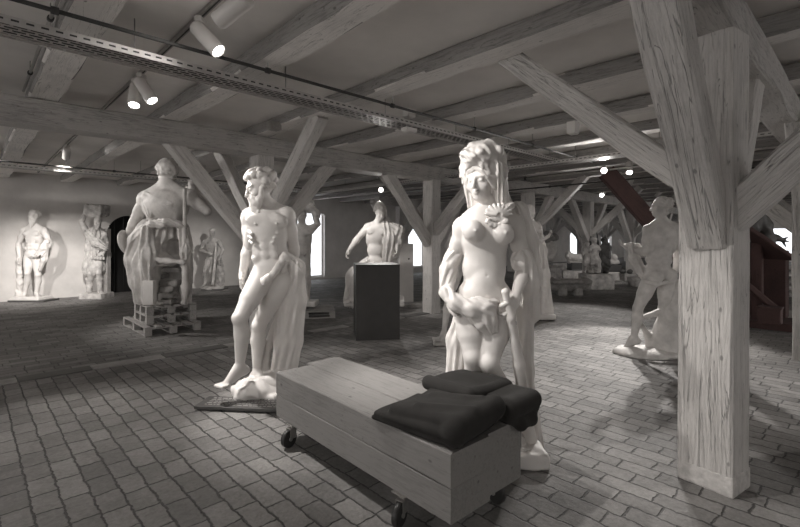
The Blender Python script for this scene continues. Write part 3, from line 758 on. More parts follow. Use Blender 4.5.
# hood
S = SD()
S.ell(P(0, .26, -.16), (.50*h, .56*h, .54*h), AX, k=.03, noise=(45, .016))
S.ell(P(0, .56, .16), (.38*h, .36*h, .27*h), AX, k=.04, noise=(48, .015))
S.ell(P(0, .58, -.15), (.46*h, .48*h, .34*h), AX, k=.05, noise=(42, .015))
for sg in (-1, 1):
    S.ell(P(sg*.22, .64, .42), (.09*h, .08*h, .07*h), AX, k=.02)
    S.ell(P(sg*.45, .62, -.12), (.07*h, .10*h, .13*h), AX, k=.03)
    S.cap(P(sg*.42, .30, .02), P(sg*.38, -.60, -.16), .12*h, .12*h, k=.03, fold=(7, .012, sg, 6))
    S.cap(P(sg*.42, .15, .02), P(sg*.42, -.25, -.12), .07*h, .06*h, k=.015, noise=(60, .008))
S.cap(P(0, .2, -.40), P(0, -.80, -.46), .42*h, .40*h, k=.05, fold=(13, .014, 0, 3))
S.ell(P(0, .47, .40), (.16*h, .12*h, .07*h), AX, k=.02)
S.ell(P(0, -.02, .42), (.31*h, .30*h, .36*h), AX, k=.015, sub=True)
S.ell(P(0, -.25, .36), (.24*h, .2*h, .4*h), AX, k=.02, sub=True)
rr = random.Random(4)
for i in range(150):
    z = rr.uniform(-.3, 1); a = rr.uniform(0, 6.28); q = math.sqrt(max(0, 1-z*z)); y = q*math.sin(a)
    if y > .45 and z < .6: continue
    c = P(.50*q*math.cos(a), .28+.60*z, -.12+.56*y); S.cap(c, c+np.array((rr.uniform(-.015,.015), 0, -.045)), .014, .008, k=.008)
f.add(S, 'lion_skin_hood', M['marble'])
# wavy hair framing the face
S = SD()
for sg in (-1, 1):
    for i in range(5):
        t = i/4
        S.chain([P(sg*.03, .34-.02*i, .33), P(sg*(.18+.02*i), .24-.05*i, .33-.02*i), P(sg*(.33), .02-.05*i, .10), P(sg*.34, -.15-.03*i, -.08)], [.03*h,.035*h,.04*h,.03*h], k=.006)
f.add(S, 'hair', M['marble'])
# knotted paws on the chest
S = SD(); c = T(499,215,-.125)
S.cap(T(511,206,-.02), c+np.array((.02,.03,.01)), .03, .022, k=.02, fold=(6,.005)); S.cap(T(476,208,-.03), T(484,214,-.07), .012, .012, k=.02)
S.ell(c+np.array((0,.02,.0)), (.070,.030,.050), k=.01, noise=(50,.006))
for i in range(9):
    a = -1.5+i*.38; e = c+np.array((math.sin(a)*.085, .01, math.cos(a)*.068+.004)); S.cap(c+np.array((math.sin(a)*.02,-.014,math.cos(a)*.02)), e, .008, .013, k=.002)
for i in range(6):
    a = 2.0+i*.46; e = c+np.array((math.sin(a)*.066-.012, -.004, math.cos(a)*.052-.02)); S.ell(e, (.022,.02,.022), k=.003)
f.add(S, 'knotted_paws', M['marble'])
# cape and draperies
S = SD()
S.chain([T(518,212,.10), T(527,240,.14), T(529,275,.16), T(526,310,.16)], [.075,.07,.085,.075], k=.05, fold=(9,.012,0,2))
S.chain([T(526,310,.14), T(524,370,.14), T(533,445,.12)], [.06,.06,.07], k=.05, fold=(7,.009,0,2))
S.chain([T(465,305,.18), T(457,340,.20), T(456,390,.20)], [.06,.07,.08], k=.05, fold=(9,.012,0,2))
S.chain([T(523,258,.03), T(530,285,.08), T(534,316,.1)], [.072,.068,.04], k=.03, fold=(7,.012,0,5))
S.chain([T(519,262,.02), T(528,268,.06)], [.06,.055], k=.02, fold=(5,.008))
S.chain([T(455,254,.05), T(447,270,.02), T(446,292,-.03)], [.055,.052,.045], k=.02, fold=(6,.01,0,5))
f.add(S, 'cape', M['marble'])
S = SD()
S.chain([T(446,292,-.08), T(456,303,-.13), T(472,309,-.16), T(486,308,-.16), T(494,303,-.13)], [.045,.05,.055,.05,.03], k=.03, fold=(5,.009,1,6))
S.chain([T(478,306,-.15), T(488,318,-.17), T(493,331,-.17)], [.055,.05,.022], k=.03, fold=(6,.01,0,3), flat=((0,1,0),.6))
S.chain([T(468,312,-.15), T(480,326,-.17), T(488,334,-.16)], [.03,.026,.015], k=.02)
f.add(S, 'hip_drapery', M['marble'])
S = SD(); S.chain([T(505,292,-.16), T(511,318,-.15), T(519,365,-.10), T(529,440,-.02)], [.022,.027,.037,.05], k=.02, noise=(30,.005)); S.ell(T(505.5,292,-.16), (.027,)*3, k=.01)
f.add(S, 'club', M['marble'])
S = SD(); S.box((.05,.03,.045), (.30,.25,.055), rd=.03, noise=(16,.01)); f.add(S, 'plinth', M['marble'], .009, 0.0)

# --- bearded man in front left
f = Fig('statue', 258, 4.31, 'nude bearded male statue with curly hair, standing beside the low text board', res=.0085)
T = f.T; H = 2.06
J = dict(hs=1.18, head=T(260.5,187.5,-.04), face=(-.84,-.54,-.34), headup=(-.1,0,1), neck=T(270,208,.04), chest=T(266,228,.0), pel=T(272,268,0),
         shL=T(250,216,-.04), shR=T(286,214,.05), elL=T(249,247,.10), wrL=T(243,271,.08), elR=T(294,248,.16), wrR=T(291,270,.22),
         hipL=T(262,277,-.03), hipR=T(283,279,.03), knL=T(240,318,-.26), anL=T(240,366,-.17), toL=T(219,386,-.30),
         knR=T(259,325,.03), anR=T(257,372,.06), toR=T(270,388,-.06), lfL=(-.5,-.8,0),
         hdL=((-.1,0,-1), (.5,0,0), .4, 1), hdR=((-.5,.2,-.8), (0,.6,0), .6, -1))
S = SD(); P, AX, h = figure(S, J, H, fwd=(-.35,-.94,0), pf=(-.3,-.95,0))
f.add(S, 'figure', M['marble'])
S = SD(); S.ell(P(0, .16, -.12), (.34*h,.4*h,.36*h), AX, k=.02); curls(S, P, AX, h, 2, 130, .10, sc=.36); curls(S, P, AX, h, 5, 50, .07, rng=(-.7,.2), front=-.2)
f.add(S, 'curly_hair', M['marble'])
S = SD(); beard(S, P, AX, h, 3, 44, .3); f.add(S, 'beard', M['marble'])
S = SD()   # goat skin girdle with fringe and long fall behind
S.chain([T(253,285,-.08), T(265,281,-.14), T(278,268,-.12), T(285,257,-.06)], [.02,.035,.03,.028], k=.02, noise=(45,.008))
S.chain([T(285,257,-.02), T(296,268,.05), T(295,300,.12), T(292,340,.16), T(286,378,.16)], [.05,.08,.105,.10,.09], k=.05, fold=(10,.014,0,3))
S.chain([T(296,270,.04), T(283,300,.1), T(283,340,.12), T(278,376,.12)], [.06,.08,.08,.07], k=.05, fold=(8,.01,0,3))
rr = random.Random(8)
for i in range(26):
    t = rr.random(); p = T(253+t*34, 286-t*24+3*math.sin(t*9), -.13+.06*t); S.cap(p, p+np.array((rr.uniform(-.03,.03), -.01, -rr.uniform(.03,.075))), .013, .007, k=.006)
f.add(S, 'skin_drapery', M['marble'])
S = SD()   # rock and roots
S.chain([T(278,320,.12), T(268,345,.14), T(262,372,.12)], [.035,.04,.07], k=.04, noise=(25,.008)); S.ell(T(268,382,.05), (.19,.14,.09), k=.05, noise=(22,.012)); S.ell(T(285,378,.12), (.14,.12,.12), k=.05, noise=(20,.01))
f.add(S, 'rock_support', M['marble'])
S = SD(); S.ell(T(256,394,-.02)+np.array((0,0,.05)), (.22,.21,.10), k=.03, noise=(22,.022)); S.box(T(256,396,0)+np.array((.04,0,.02)), (.2,.17,.045), rd=.03, k=.03, noise=(17,.01)); f.add(S, 'plinth', M['marble'], .01, 0.0)

# --- seated colossus from behind, on pallets
f = Fig('seated_statue', 160, 7.55, 'colossal hollow backed seated statue seen from behind with staff, on the pallet stack', res=.014)
T = f.T; H = 3.0
J = dict(tw=1.32, hs=1.12, head=T(167,173.5,.0), face=(-.62,.78,-.05), neck=T(167,190,0), chest=T(166,207,0), pel=T(163,242,.20),
         shL=T(146,199,0), shR=T(190,197,.0), elL=T(133,224,.02), wrL=T(130,243,.35), elR=T(207,211,.05), wrR=T(193,190,.45),
         hipL=T(150,248,.1), hipR=T(177,248,.1), hdL=((-.2,.8,-.5), (0,0,-1), .5, 1), hdR=((-.3,.3,.9), (0,.5,0), .8, 1))
S = SD(); P, AX, h = figure(S, J, H, fwd=(-.1,1,0), detail=False, legs=False)
S.cap(T(152,196,0), T(167,185,0), .13, .12, k=.06); S.cap(T(182,195,0), T(167,185,0), .13, .12, k=.06); S.cap(T(147,196,-.12), T(170,204,-.2), .07, .05, k=.05, fold=(7,.02,0,8)); S.cap(T(144,200,-.05), T(150,215,-.2), .06, .04, k=.05, fold=(7,.02,0,8)); S.ell(T(171,249,.0), (.17,.60,.20), k=.03, sub=True); S.box(T(169,275,.0), (.22,.6,.35), k=.03, sub=True)
f.add(S, 'figure', M['marble2'])
S = SD(); S.ell(P(0, .16, -.12), (.35*h,.42*h,.38*h), AX, k=.02); curls(S, P, AX, h, 12, 110, .09); curls(S, P, AX, h, 15, 60, .08, rng=(-.8,.2), front=-.1)
f.add(S, 'curly_hair', M['marble2'])
S = SD()
S.cap(T(163,234,.12), T(158,262,.15), .34, .40, k=.1, fold=(19,.03,0,2), noise=(7,.02))
S.cap(T(158,262,.15), T(160,296,.15), .40, .36, k=.1, fold=(17,.035,0,2), noise=(7,.02))
S.chain([T(147,226,-.1), T(137,240,-.05), T(134,260,.0), T(138,282,.0), T(144,300,.05)], [.09,.12,.13,.12,.08], k=.06, fold=(8,.035,0,3))
S.chain([T(147,232,-.26), T(149,255,-.30), T(151,278,-.28)], [.09,.13,.07], k=.06, fold=(7,.04,0,3))
S.chain([T(183,228,-.12), T(186,250,-.2), T(187,280,-.12), T(186,303,-.1)], [.09,.09,.07,.07], k=.05, fold=(8,.025,0,3))
S.cap(T(160,262,.5), T(155,285,.65), .32, .28, k=.15, fold=(18,.03,0,2))
S.chain([T(140,230,-.1), T(152,224,-.27), T(167,222,-.32), T(184,226,-.2)], [.06,.06,.06,.06], k=.03, fold=(6,.02,0,9), noise=(18,.02))
S.ell(T(171,247,-.2), (.15,.50,.15), k=.03, sub=True, noise=(14,.02)); S.box(T(169,284,-.15), (.20,.50,.30), rd=.06, k=.03, sub=True, noise=(12,.02))
S.cap(T(156,259,-.32), T(184,262,-.30), .045, .05, k=.03, noise=(16,.02))
f.add(S, 'drapery', M['marble2'], None, .44)
S = SD(); rr = random.Random(2)
for i in range(6): S.box(T(165+rr.uniform(-5,8), 270+i*6.3, .10-.03*i), (.14+rr.uniform(-.04,.03), .10, .045), rd=.02, noise=(15,.012))
f.add(S, 'inner_stone_blocks', M['stone'], None, .44)
MB().box(tuple(T(149.5,292.5,-.42)), (.17,.10,.38)).build('prop_block', M['marble'], f.r, bevel=.006)
st = MB().tube([T(191,190,.0)+np.array((0,-.22,0)), T(191,262,0)+np.array((0,-.22,0)), T(191.5,266,0)+np.array((0,-.22,0)), T(191.5,283,0)+np.array((0,-.22,0)), T(191.5,284,0)+np.array((0,-.22,0)), T(191.5,303,0)+np.array((0,-.22,0))], [.028,.034,.05,.055,.075,.02], 12)
st.build('staff', M['marble2'], f.r)
MB().lathe([(0,0),(.2,.0),(.22,.03),(.12,.06),(0,.07)], 24).build('shallow_bowl', M['marble2'], f.r, xf=Matrix.Translation(tuple(T(125,243,.1))) @ Matrix.Rotation(math.radians(75), 4, 'Y'))
def pallet(loc, rz, L, Wd, label, bw=.09, z=0, blocks=3):
    r = empty('pallet', (loc[0], loc[1], z), rz, label, 'pallet', 'wooden pallets')
    nb = 6
    for i in range(nb): timber('deck_board', (-L/2, -Wd/2+bw/2+i*(Wd-bw)/(nb-1), .134), (L/2, -Wd/2+bw/2+i*(Wd-bw)/(nb-1), .134), bw, .02, M['pallet'], r, i+1, .001, ch=.003)
    for x in (-L/2+.05, 0, L/2-.05):
        timber('cross_board', (x, -Wd/2, .113), (x, Wd/2, .113), .09, .02, M['pallet'], r, 7, .001, ch=.003)
        for y in (-Wd/2+.05, 0, Wd/2-.05): MB().box((x, y, .061), (.10, .10, .082)).build('block', M['pallet'], r)
    for y in (-Wd/2+.05, 0, Wd/2-.05): timber('bottom_board', (-L/2, y, .01), (L/2, y, .01), .10, .018, M['pallet'], r, 9, .001, ch=.003)
    return r
pc = Vector((-3.94, 6.97, 0)) + UD*.68 + VD*.42
pallet(pc, ANG+math.pi/2, 1.36, .84, 'large bottom pallet under the seated colossus')
pc2 = Vector((-4.03, 7.18, 0)) + UD*.38 + VD*.38
pallet(pc2, ANG+math.pi/2, .76, .76, 'middle pallet of the stack under the seated colossus', z=.145)
pallet(pc2, ANG+math.pi/2, .76, .76, 'topmost pallet directly beneath the seated colossus', z=.29)

# --- statue one at the left wall
def base_plate(f, px, py, w, d, m=None, name='base_plate', h=.05):
    MB().box((((px-400)/F*f.Y0-f.X0), 0, h/2), (w, d, h)).build(name, m or M['stone'], f.r, bevel=.006)
f = Fig('statue', 33, 11.1, 'pale bearded male statue leaning on a stump, leftmost against the wall', res=.015)
T = f.T; H = 2.08
J = dict(hs=1.12, head=T(34,216.5,-.03), face=(-.1,-.97,-.22), neck=T(34,225,0), chest=T(34,236,0), pel=T(32.5,254,0),
         shL=T(24.5,230,0), shR=T(43.5,230,0), elL=T(18.5,244,.03), wrL=T(19.5,257,-.05), elR=T(50,243,.03), wrR=T(44.5,252,-.15),
         hipL=T(29,258,0), hipR=T(37,258,0), knL=T(27.5,273,-.1), anL=T(25,293,0), toL=T(22,297,-.15), knR=T(38,275,-.05), anR=T(36.5,293,.0), toR=T(38,297.5,-.16),
         hdL=((0,-.2,-1),(1,0,0),.5,1), hdR=((-.6,-.3,-.3),(0,.6,-.4),.6,1))
S = SD(); P, AX, h = figure(S, J, H, fwd=(0,-1,0)); f.add(S, 'figure', M['marble'])
S = SD(); curls(S, P, AX, h, 22, 60, .10); S.ell(P(0,.2,-.12), (.33*h,.4*h,.34*h), AX); f.add(S, 'curly_hair', M['marble'])
S = SD(); beard(S, P, AX, h, 23, 26, .38); f.add(S, 'beard', M['marble'])
S = SD(); S.chain([T(29,257,-.14), T(36,255,-.16), T(44,248,-.15), T(46,242,-.08)], [.03,.05,.07,.06], k=.04, noise=(28,.02)); S.chain([T(46,248,-.1), T(44,260,-.12), T(40,270,-.1)], [.06,.06,.03], k=.03, fold=(6,.015)); f.add(S, 'skin_drapery', M['marble'])
S = SD(); S.chain([T(19.5,258,-.03), T(20.5,275,.03), T(20.5,298,.05)], [.05,.07,.11], k=.04, noise=(22,.02)); f.add(S, 'tree_stump', M['marble'])
S = SD(); S.box(T(31,299,0)+np.array((0,0,-.0)), (.36,.22,.07), rd=.02, noise=(12,.012)); f.add(S, 'plinth', M['marble'])
base_plate(f, 34, 301, .88, .5, M['board'], h=.045)
# --- statue two: atlas pier figure
f = Fig('statue', 95, 11.7, 'weathered armoured pillar figure carrying a block on its head, left of the dark doorway', res=.015)
T = f.T; H = 2.1
J = dict(head=T(98,221,-.08), face=(.1,-.97,-.3), neck=T(97,229,0), chest=T(95.5,238,0), pel=T(94,256,0), shL=T(87.5,233,0), shR=T(104,234,0),
         elL=T(81.5,222,.02), wrL=T(86.5,211,.02), elR=T(107,243,.08), wrR=T(104,252,-.1), hipL=T(91,259,0), hipR=T(98,259,0),
         knL=T(90,273,-.12), anL=T(89,291,0), toL=T(86,294,-.18), knR=T(99,273,-.12), anR=T(100,291,0), toR=T(104,294,-.16), hdL=((.4,0,.8),(0,0,1),.7,1), hdR=((-.5,-.3,-.4),(0,1,0),.8,1))
S = SD(); P, AX, h = figure(S, J, H, fwd=(0,-1,0), detail=False); f.add(S, 'figure', M['cast'])
S = SD(); beard(S, P, AX, h, 33, 26, .3); f.add(S, 'beard', M['cast'])
S = SD()
S.cap(T(96,236,0), T(95,250,0), .235, .21, k=.05, fold=(14,.03,0,5), flat=((0,1,0),.75)); S.chain([T(87,232,-.08), T(97,243,-.2), T(105,248,-.1)], [.07,.10,.08], k=.04, fold=(6,.03))
f.add(S, 'cloak', M['cast'])
S = SD(); S.cap(T(94,255,0), T(93.5,268,0), .20, .245, k=.04, fold=(16,.03,0,0), flat=((0,1,0),.8))
for i in range(7): S.ell(T(85.5+i*3, 258, -.17+.012*(i-3)**2), (.04,.03,.055), k=.01)
f.add(S, 'armour_skirt', M['cast'])
S = SD(); S.chain([T(89.5,280,-.05), T(89.5,293,-.02)], [.07,.06], k=.03, noise=(30,.012)); S.chain([T(99.5,280,-.05), T(100,293,-.02)], [.07,.06], k=.03, noise=(30,.012)); S.ell(T(89.5,279,-.06), (.09,.08,.05), noise=(30,.012)); S.ell(T(99.5,279,-.06), (.09,.08,.05), noise=(30,.012)); f.add(S, 'boots', M['cast'])
S = SD(); S.box(T(97,210.5,0), (.22,.2,.14), rd=.03, noise=(18,.02)); S.box(T(97,215.5,0), (.17,.16,.04), rd=.01); S.box(T(90,211,-.05), (.1,.14,.1), rd=.03, noise=(22,.02)); f.add(S, 'carried_block', M['cast'])
MB().box(tuple(T(104.5,262,.22)), (.24,.16,1.75)).build('back_pier', M['marble2'], f.r, bevel=.01)
S = SD(); S.box(T(96.5,296.5,0)-np.array((0,0,.0)), (.29,.26,.10), rd=.02, noise=(14,.012)); f.add(S, 'plinth', M['cast'])
base_plate(f, 97, 299, .5, .45, M['stone'], h=.04)
# --- statue three: strong man on club
f = Fig('statue', 211, 13.7, 'small distant dark stained strongman statue leaning on a club, right of the staff', res=.018)
T = f.T; H = 1.86
J = dict(head=T(212.4,232.5,-.03), face=(.15,-.95,-.45), neck=T(212.3,238.5,0), chest=T(212,246,0), pel=T(211.6,258.5,0),
         shL=T(205,242,0), shR=T(219.5,242,0), elL=T(200.5,250,0), wrL=T(208,253,-.2), elR=T(223,250,0), wrR=T(219.5,258,-.12), hipL=T(208.5,261,0), hipR=T(214.5,261,0),
         knL=T(204.5,271.5,-.12), anL=T(204.8,283.5,0), toL=T(202.5,286,-.12), knR=T(210.5,271.5,-.1), anR=T(210.5,284,-.05), toR=T(209.5,287,-.2), hdL=((.8,-.2,-.3),(0,1,0),.8,1), hdR=((-.2,-.2,-1),(0,1,0),.8,1))
S = SD(); P, AX, h = figure(S, J, H, fwd=(.05,-1,0)); f.add(S, 'figure', M['cast'])
S = SD(); curls(S, P, AX, h, 42, 40, .10); S.ell(P(0,.2,-.12), (.32*h,.39*h,.32*h), AX); f.add(S, 'curly_hair', M['marble2'])
S = SD(); beard(S, P, AX, h, 43, 22, .25); f.add(S, 'beard', M['cast'])
S = SD(); S.chain([T(215.8,243,-.1), T(215,262,-.2), T(212.6,284,-.25)], [.03,.04,.045], k=.02); f.add(S, 'club', M['marble2'])
S = SD(); S.chain([T(219.5,258,.05), T(220,272,.08), T(219.5,287,.08)], [.08,.13,.15], k=.05, noise=(20,.03)); f.add(S, 'rock_support', M['cast'])
S = SD(); S.ell(T(212,288.5,-.03), (.34,.24,.07), noise=(12,.015)); f.add(S, 'plinth', M['cast'], None, .0)
base_plate(f, 215, 290, .62, .5, M['board'], h=.03)
# --- nude seen from behind at right
f = Fig('statue', 652, 5.9, 'nude youth statue with wrapped hair seen from behind, left of the front post', res=.0105)
T = f.T; H = 1.98
J = dict(head=T(660,207,.02), face=(-.55,.82,.0), neck=T(661.5,221,0), chest=T(661,238,0), pel=T(658.5,270,0), shL=T(649,230,.0), shR=T(674,228,.02),
         elL=T(646,252,.0), wrL=T(632,249,.14), elR=T(679,250,.05), wrR=T(676,268,.2), hipL=T(652,277,0), hipR=T(667,276,0), knL=T(638,308,.12), anL=T(634,337,.03), toL=T(621,347,.12),
         knR=T(664,312,.05), anR=T(664,342,-.02), toR=T(656,349,.15), hdL=((-.8,.2,.3),(0,0,1),.5,1), hdR=((0,.4,-1),(-1,0,0),.5,1))
S = SD(); P, AX, h = figure(S, J, H, fwd=(-.1,1,0), detail=True); f.add(S, 'figure', M['marble2'])
S = SD(); S.ell(P(0,.16,-.12), (.36*h,.42*h,.38*h), AX, noise=(60,.004))
for i in range(9): 
    a = i*.7; S.chain([P(.33*math.cos(a+q*.35), .18+.3*math.sin(a+q*.35)*.8, -.1-.4*math.sin(q*.5)) for q in range(4)], [.05*h]*4, k=.008)
S.cap(P(-.3,.05,.2), P(-.26,.0,-.35), .05*h, k=.01); S.cap(P(.3,.05,.2), P(.26,.0,-.35), .05*h, k=.01); S.ell(P(0,-.3,-.3), (.16*h,.13*h,.13*h), AX, noise=(50,.006))
f.add(S, 'wrapped_hair', M['marble2'])
S = SD(); S.chain([T(631,246,.12), T(634,258,.12), T(641,270,.1), T(646,281,.05)], [.045,.06,.06,.04], k=.03, fold=(6,.016,0,3)); S.chain([T(626,246,.16), T(638,246,.1)], [.03,.035], k=.02); S.chain([T(644,281,-.05), T(656,284,-.10), T(672,281,-.08)], [.025,.03,.04], k=.04, fold=(5,.008))
f.add(S, 'cloth', M['marble2'])
S = SD(); S.chain([T(672,286,.05), T(670,310,.06), T(664,350,.03)], [.10,.13,.20], k=.06, noise=(12,.02)); S.chain([T(660,312,.06), T(648,316,.08), T(640,318,.1)], [.05,.03,.03], k=.03); S.chain([T(640,322,.1), T(648,336,.08), T(652,350,.05)], [.03,.04,.08], k=.04); f.add(S, 'tree_stump', M['marble2'])
S = SD(); S.ell(T(648,353,.02), (.42,.30,.09), k=.03, noise=(9,.02)); S.ell(T(629,353,.06), (.20,.16,.07), k=.03, noise=(9,.02)); f.add(S, 'plinth', M['marble2'], None, 0.0)
# --- dim statue behind the bearded man
f = Fig('statue', 303, 8.9, 'partly hidden statue raising an arm behind the bearded statue, on a pallet', res=.015)
T = f.T; H = 2.05
J = dict(head=T(302,217,0), face=(-.3,-.9,-.2), neck=T(302,226,0), chest=T(302,236,0), pel=T(301,256,0), shL=T(293,230,0), shR=T(310,230,0), elL=T(290,245,0), wrL=T(296,254,-.1),
         elR=T(318,224,0), wrR=T(312,208,.05), hipL=T(297,259,0), hipR=T(305,259,0), knL=T(296,277,-.06), anL=T(296,297,0), toL=T(294,302,-.15), knR=T(306,277,-.06), anR=T(307,297,0), toR=T(309,302,-.15), hdL=((1,0,-.3),(0,0,1),.5,1), hdR=((-.3,0,1),(0,-1,0),.8,1))
S = SD(); P, AX, h = figure(S, J, H, detail=False); f.add(S, 'figure', M['marble2'])
S = SD(); S.chain([T(300,207,0), T(312,208,.0), T(318,216,.02)], [.06,.07,.06], k=.03, noise=(25,.02)); S.chain([T(307,232,.05), T(306,250,.1), T(305,285,.1), T(304,302,.05)], [.07,.09,.10,.10], k=.05, fold=(9,.02,0,3)); f.add(S, 'drapery', M['marble2'])
S = SD(); S.box(T(302,303,0), (.3,.24,.05), rd=.02); f.add(S, 'plinth', M['marble2'], None, .146)
pallet((f.X0+.05, 8.95, 0), .2, 1.1, .8, 'pallet beneath the hidden statue left of the dark pedestal', z=0)
# --- group behind the pedestal
f = Fig('statue_group', 378, 9.6, 'pale statue of a leaning figure wrapped in a cloak, behind the dark square pedestal', res=.015)
T = f.T; H = 2.45
J = dict(head=T(380,213,-.05), face=(.35,-.85,-.3), neck=T(378,223,0), chest=T(377,235,0), pel=T(375,262,0), shL=T(369,227,0), shR=T(388,227,0), elL=T(358,238,.0), wrL=T(350,249,-.1),
         elR=T(400,231,0), wrR=T(397,246,-.15), hipL=T(370,266,0), hipR=T(382,266,0), knL=T(357,275,-.4), anL=T(350,299,-.3), toL=T(347,302,-.5), knR=T(386,280,-.45), anR=T(385,299,-.2), toR=T(386,303,-.4), hdL=((-.5,-.2,-.8),(1,0,0),.8,1), hdR=((0,-.3,-1),(-1,0,0),.6,1))
S = SD(); P, AX, h = figure(S, J, H, detail=False); f.add(S, 'figure', M['marble'])
S = SD(); curls(S, P, AX, h, 52, 60, .11); S.ell(P(0,.3,-.22), (.37*h,.40*h,.42*h), AX, noise=(30,.012)); S.chain([P(-.3,.3,-.1), P(-.5,-.1,-.1), P(-.45,-.6,.0)], [.12*h,.1*h,.06*h], k=.02, noise=(30,.01)); f.add(S, 'loose_hair', M['marble'])
S = SD(); S.chain([T(385,223,.05), T(390,240,-.05), T(389,262,-.05)], [.12,.16,.13], k=.06, fold=(9,.03,0,3)); S.chain([T(388,226,.02), T(399,231,.0), T(398,243,-.05), T(396,256,-.05)], [.09,.12,.10,.06], k=.05, fold=(7,.025,0,3)); f.add(S, 'cloak', M['marble2'])  # cloak in darker stone, its shadow put into the colour
S = SD(); S.chain([T(372,268,.05), T(358,278,-.15), T(352,300,-.2)], [.24,.24,.16], k=.08, fold=(12,.03,0,2)); S.ell(T(378,285,.1), (.42,.35,.42), k=.1, noise=(8,.03)); S.box(T(375,301,0), (.62,.4,.07), rd=.03); f.add(S, 'rocky_seat', M['marble'], None, 0.0)
# --- dim statue left behind the woman
f = Fig('statue', 462, 6.6, 'shadowed statue mostly hidden behind the lion skin statue, elbow showing at its left', res=.013)
T = f.T; H = 1.75
J = dict(head=T(474,207,0), face=(-.2,-.9,-.1), neck=T(472,219,0), chest=T(469,232,0), pel=T(464,262,0), shL=T(459,226,0), shR=T(483,226,0), elL=T(448,246,0), wrL=T(456,258,-.15), elR=T(488,247,.05), wrR=T(486,265,0),
         hipL=T(458,268,0), hipR=T(470,268,0), knL=T(449,298,-.06), anL=T(444,332,0), toL=T(438,340,-.12), knR=T(468,300,0), anR=T(470,335,0), toR=T(470,342,-.12), hdL=((.9,-.2,0),(0,.8,0),.6,1))
S = SD(); P, AX, h = figure(S, J, H, detail=False); S.ell(P(0,.2,-.1), (.36*h,.42*h,.38*h), AX, noise=(30,.01)); f.add(S, 'figure', M['marble2'])
S = SD(); S.box(T(455,343.5,0), (.33,.24,.05), rd=.02, noise=(14,.01)); f.add(S, 'plinth', M['marble2'], None, 0.0)
# --- draped statue right behind the woman
f = Fig('statue', 534, 8.6, 'bright draped statue reaching its arm right, just behind the lion skin statue', res=.014)
T = f.T; H = 1.85
J = dict(head=T(530,212,0), face=(.5,-.8,0), neck=T(531,222,0), chest=T(533,233,0), pel=T(534,258,0), shL=T(524,228,0), shR=T(539,228,0), elL=T(522,245,0), wrL=T(527,255,0), elR=T(539,242,-.12), wrR=T(546,238,-.2),
         hipL=T(530,262,0), hipR=T(538,262,0), knL=T(530,285,0), anL=T(530,308,0), toL=T(530,312,-.1), knR=T(540,285,0), anR=T(541,308,0), toR=T(543,312,-.1), hdR=((.7,-.1,.6),(0,0,1),.6,1))
S = SD(); P, AX, h = figure(S, J, H, detail=False, fem=True); S.ell(P(0,.2,-.1), (.36*h,.42*h,.38*h), AX, noise=(30,.01)); f.add(S, 'figure', M['marble'])
S = SD(); S.chain([T(536,226,.05), T(539,250,.05), T(541,275,.0), T(542,312,0)], [.09,.13,.15,.2], k=.06, fold=(12,.025,0,2)); S.chain([T(543,268,-.1), T(544,290,-.12)], [.06,.08], k=.04, noise=(25,.02)); f.add(S, 'drapery', M['marble'])
S = SD(); S.box(T(536,315,0), (.3,.26,.05), rd=.02); f.add(S, 'plinth', M['marble'], None, 0.0)

# ------------------------------------------------------------------ objects on the floor
r = empty('pedestal', (-.654+.655*.5, 6.70+.36, 0), math.radians(9), 'dark grey square pedestal standing in the middle distance', 'pedestal')
r.location = Vector((-.654, 6.70, 0)) + Vector((math.cos(.157), math.sin(.157), 0))*.33 + Vector((-math.sin(.157), math.cos(.157), 0))*.33
MB().box((0,0,.56), (.66,.66,1.12)).build('box_body', M['black'], r, bevel=.006); MB().box((0,0,1.124), (.668,.668,.014)).build('top_board', M['black'], r, bevel=.003)
for x, y in ((-.3,0),(.3,0),(0,.3)): pass
o = MB().box((0,0,.70), (.34,.34,1.40)).box((0,0,1.405), (.35,.35,.012)).build('white_plinth', M['marble'], bevel=.006)
o.location = W(405.5, 300, 10.9); o.location.z = 0; o.rotation_euler = (0,0,.1); tag(o, 'plain white upright plinth showing at the right of the dark pedestal', 'plinth')
MB().tube([(.06,-.17,1.05), (.06,-.178,1.05)], .02, 12).build('round_hole', M['void'], o)
o = MB().box((0,0,.05), (.75,.35,.10)).build('stone_slab', M['stone'], bevel=.01); o.location = (W(410, 303, 9.0).x, 10.0, 0); o.rotation_euler=(0,0,.3); tag(o, 'low stone slab on the floor right of the dark pedestal', 'slab')
# text board by the bearded statue
r = empty('text_board', (-1.31, 4.04, 0), -.0, 'low dark board with pale text lines at the feet of the bearded statue', 'text board')
xr = Matrix.Rotation(math.radians(-6), 4, 'Z')
MB().box((0, 0, .028), (.98, .26, .026)).build('board_panel', M['board'], r, bevel=.003, xf=xr)
MB().box((0, .02, .0085), (.90, .2, .017)).build('support_batten', M['pallet'], r, xf=xr)
mb = MB(); rr = random.Random(11)
for row in range(5):
    x = -.42
    while x < (.40 if row else .1):
        w = rr.uniform(.012, .05); mb.box((x+w/2, .085-row*.04, .0418), (w, .011 if row else .018, .001)); x += w+.012
mb.build('lettering', M['letter'], r, xf=xr)

# trolley bench
bd = Vector((-.667, .745, 0)).normalized(); ba = math.atan2(bd.y, bd.x)
C0 = Vector((.237, 2.116, 0)); BS = .967
r = empty('trolley_bench', C0, ba, 'bench of heavy bare timbers on castors, carrying the blankets in the foreground', 'bench')
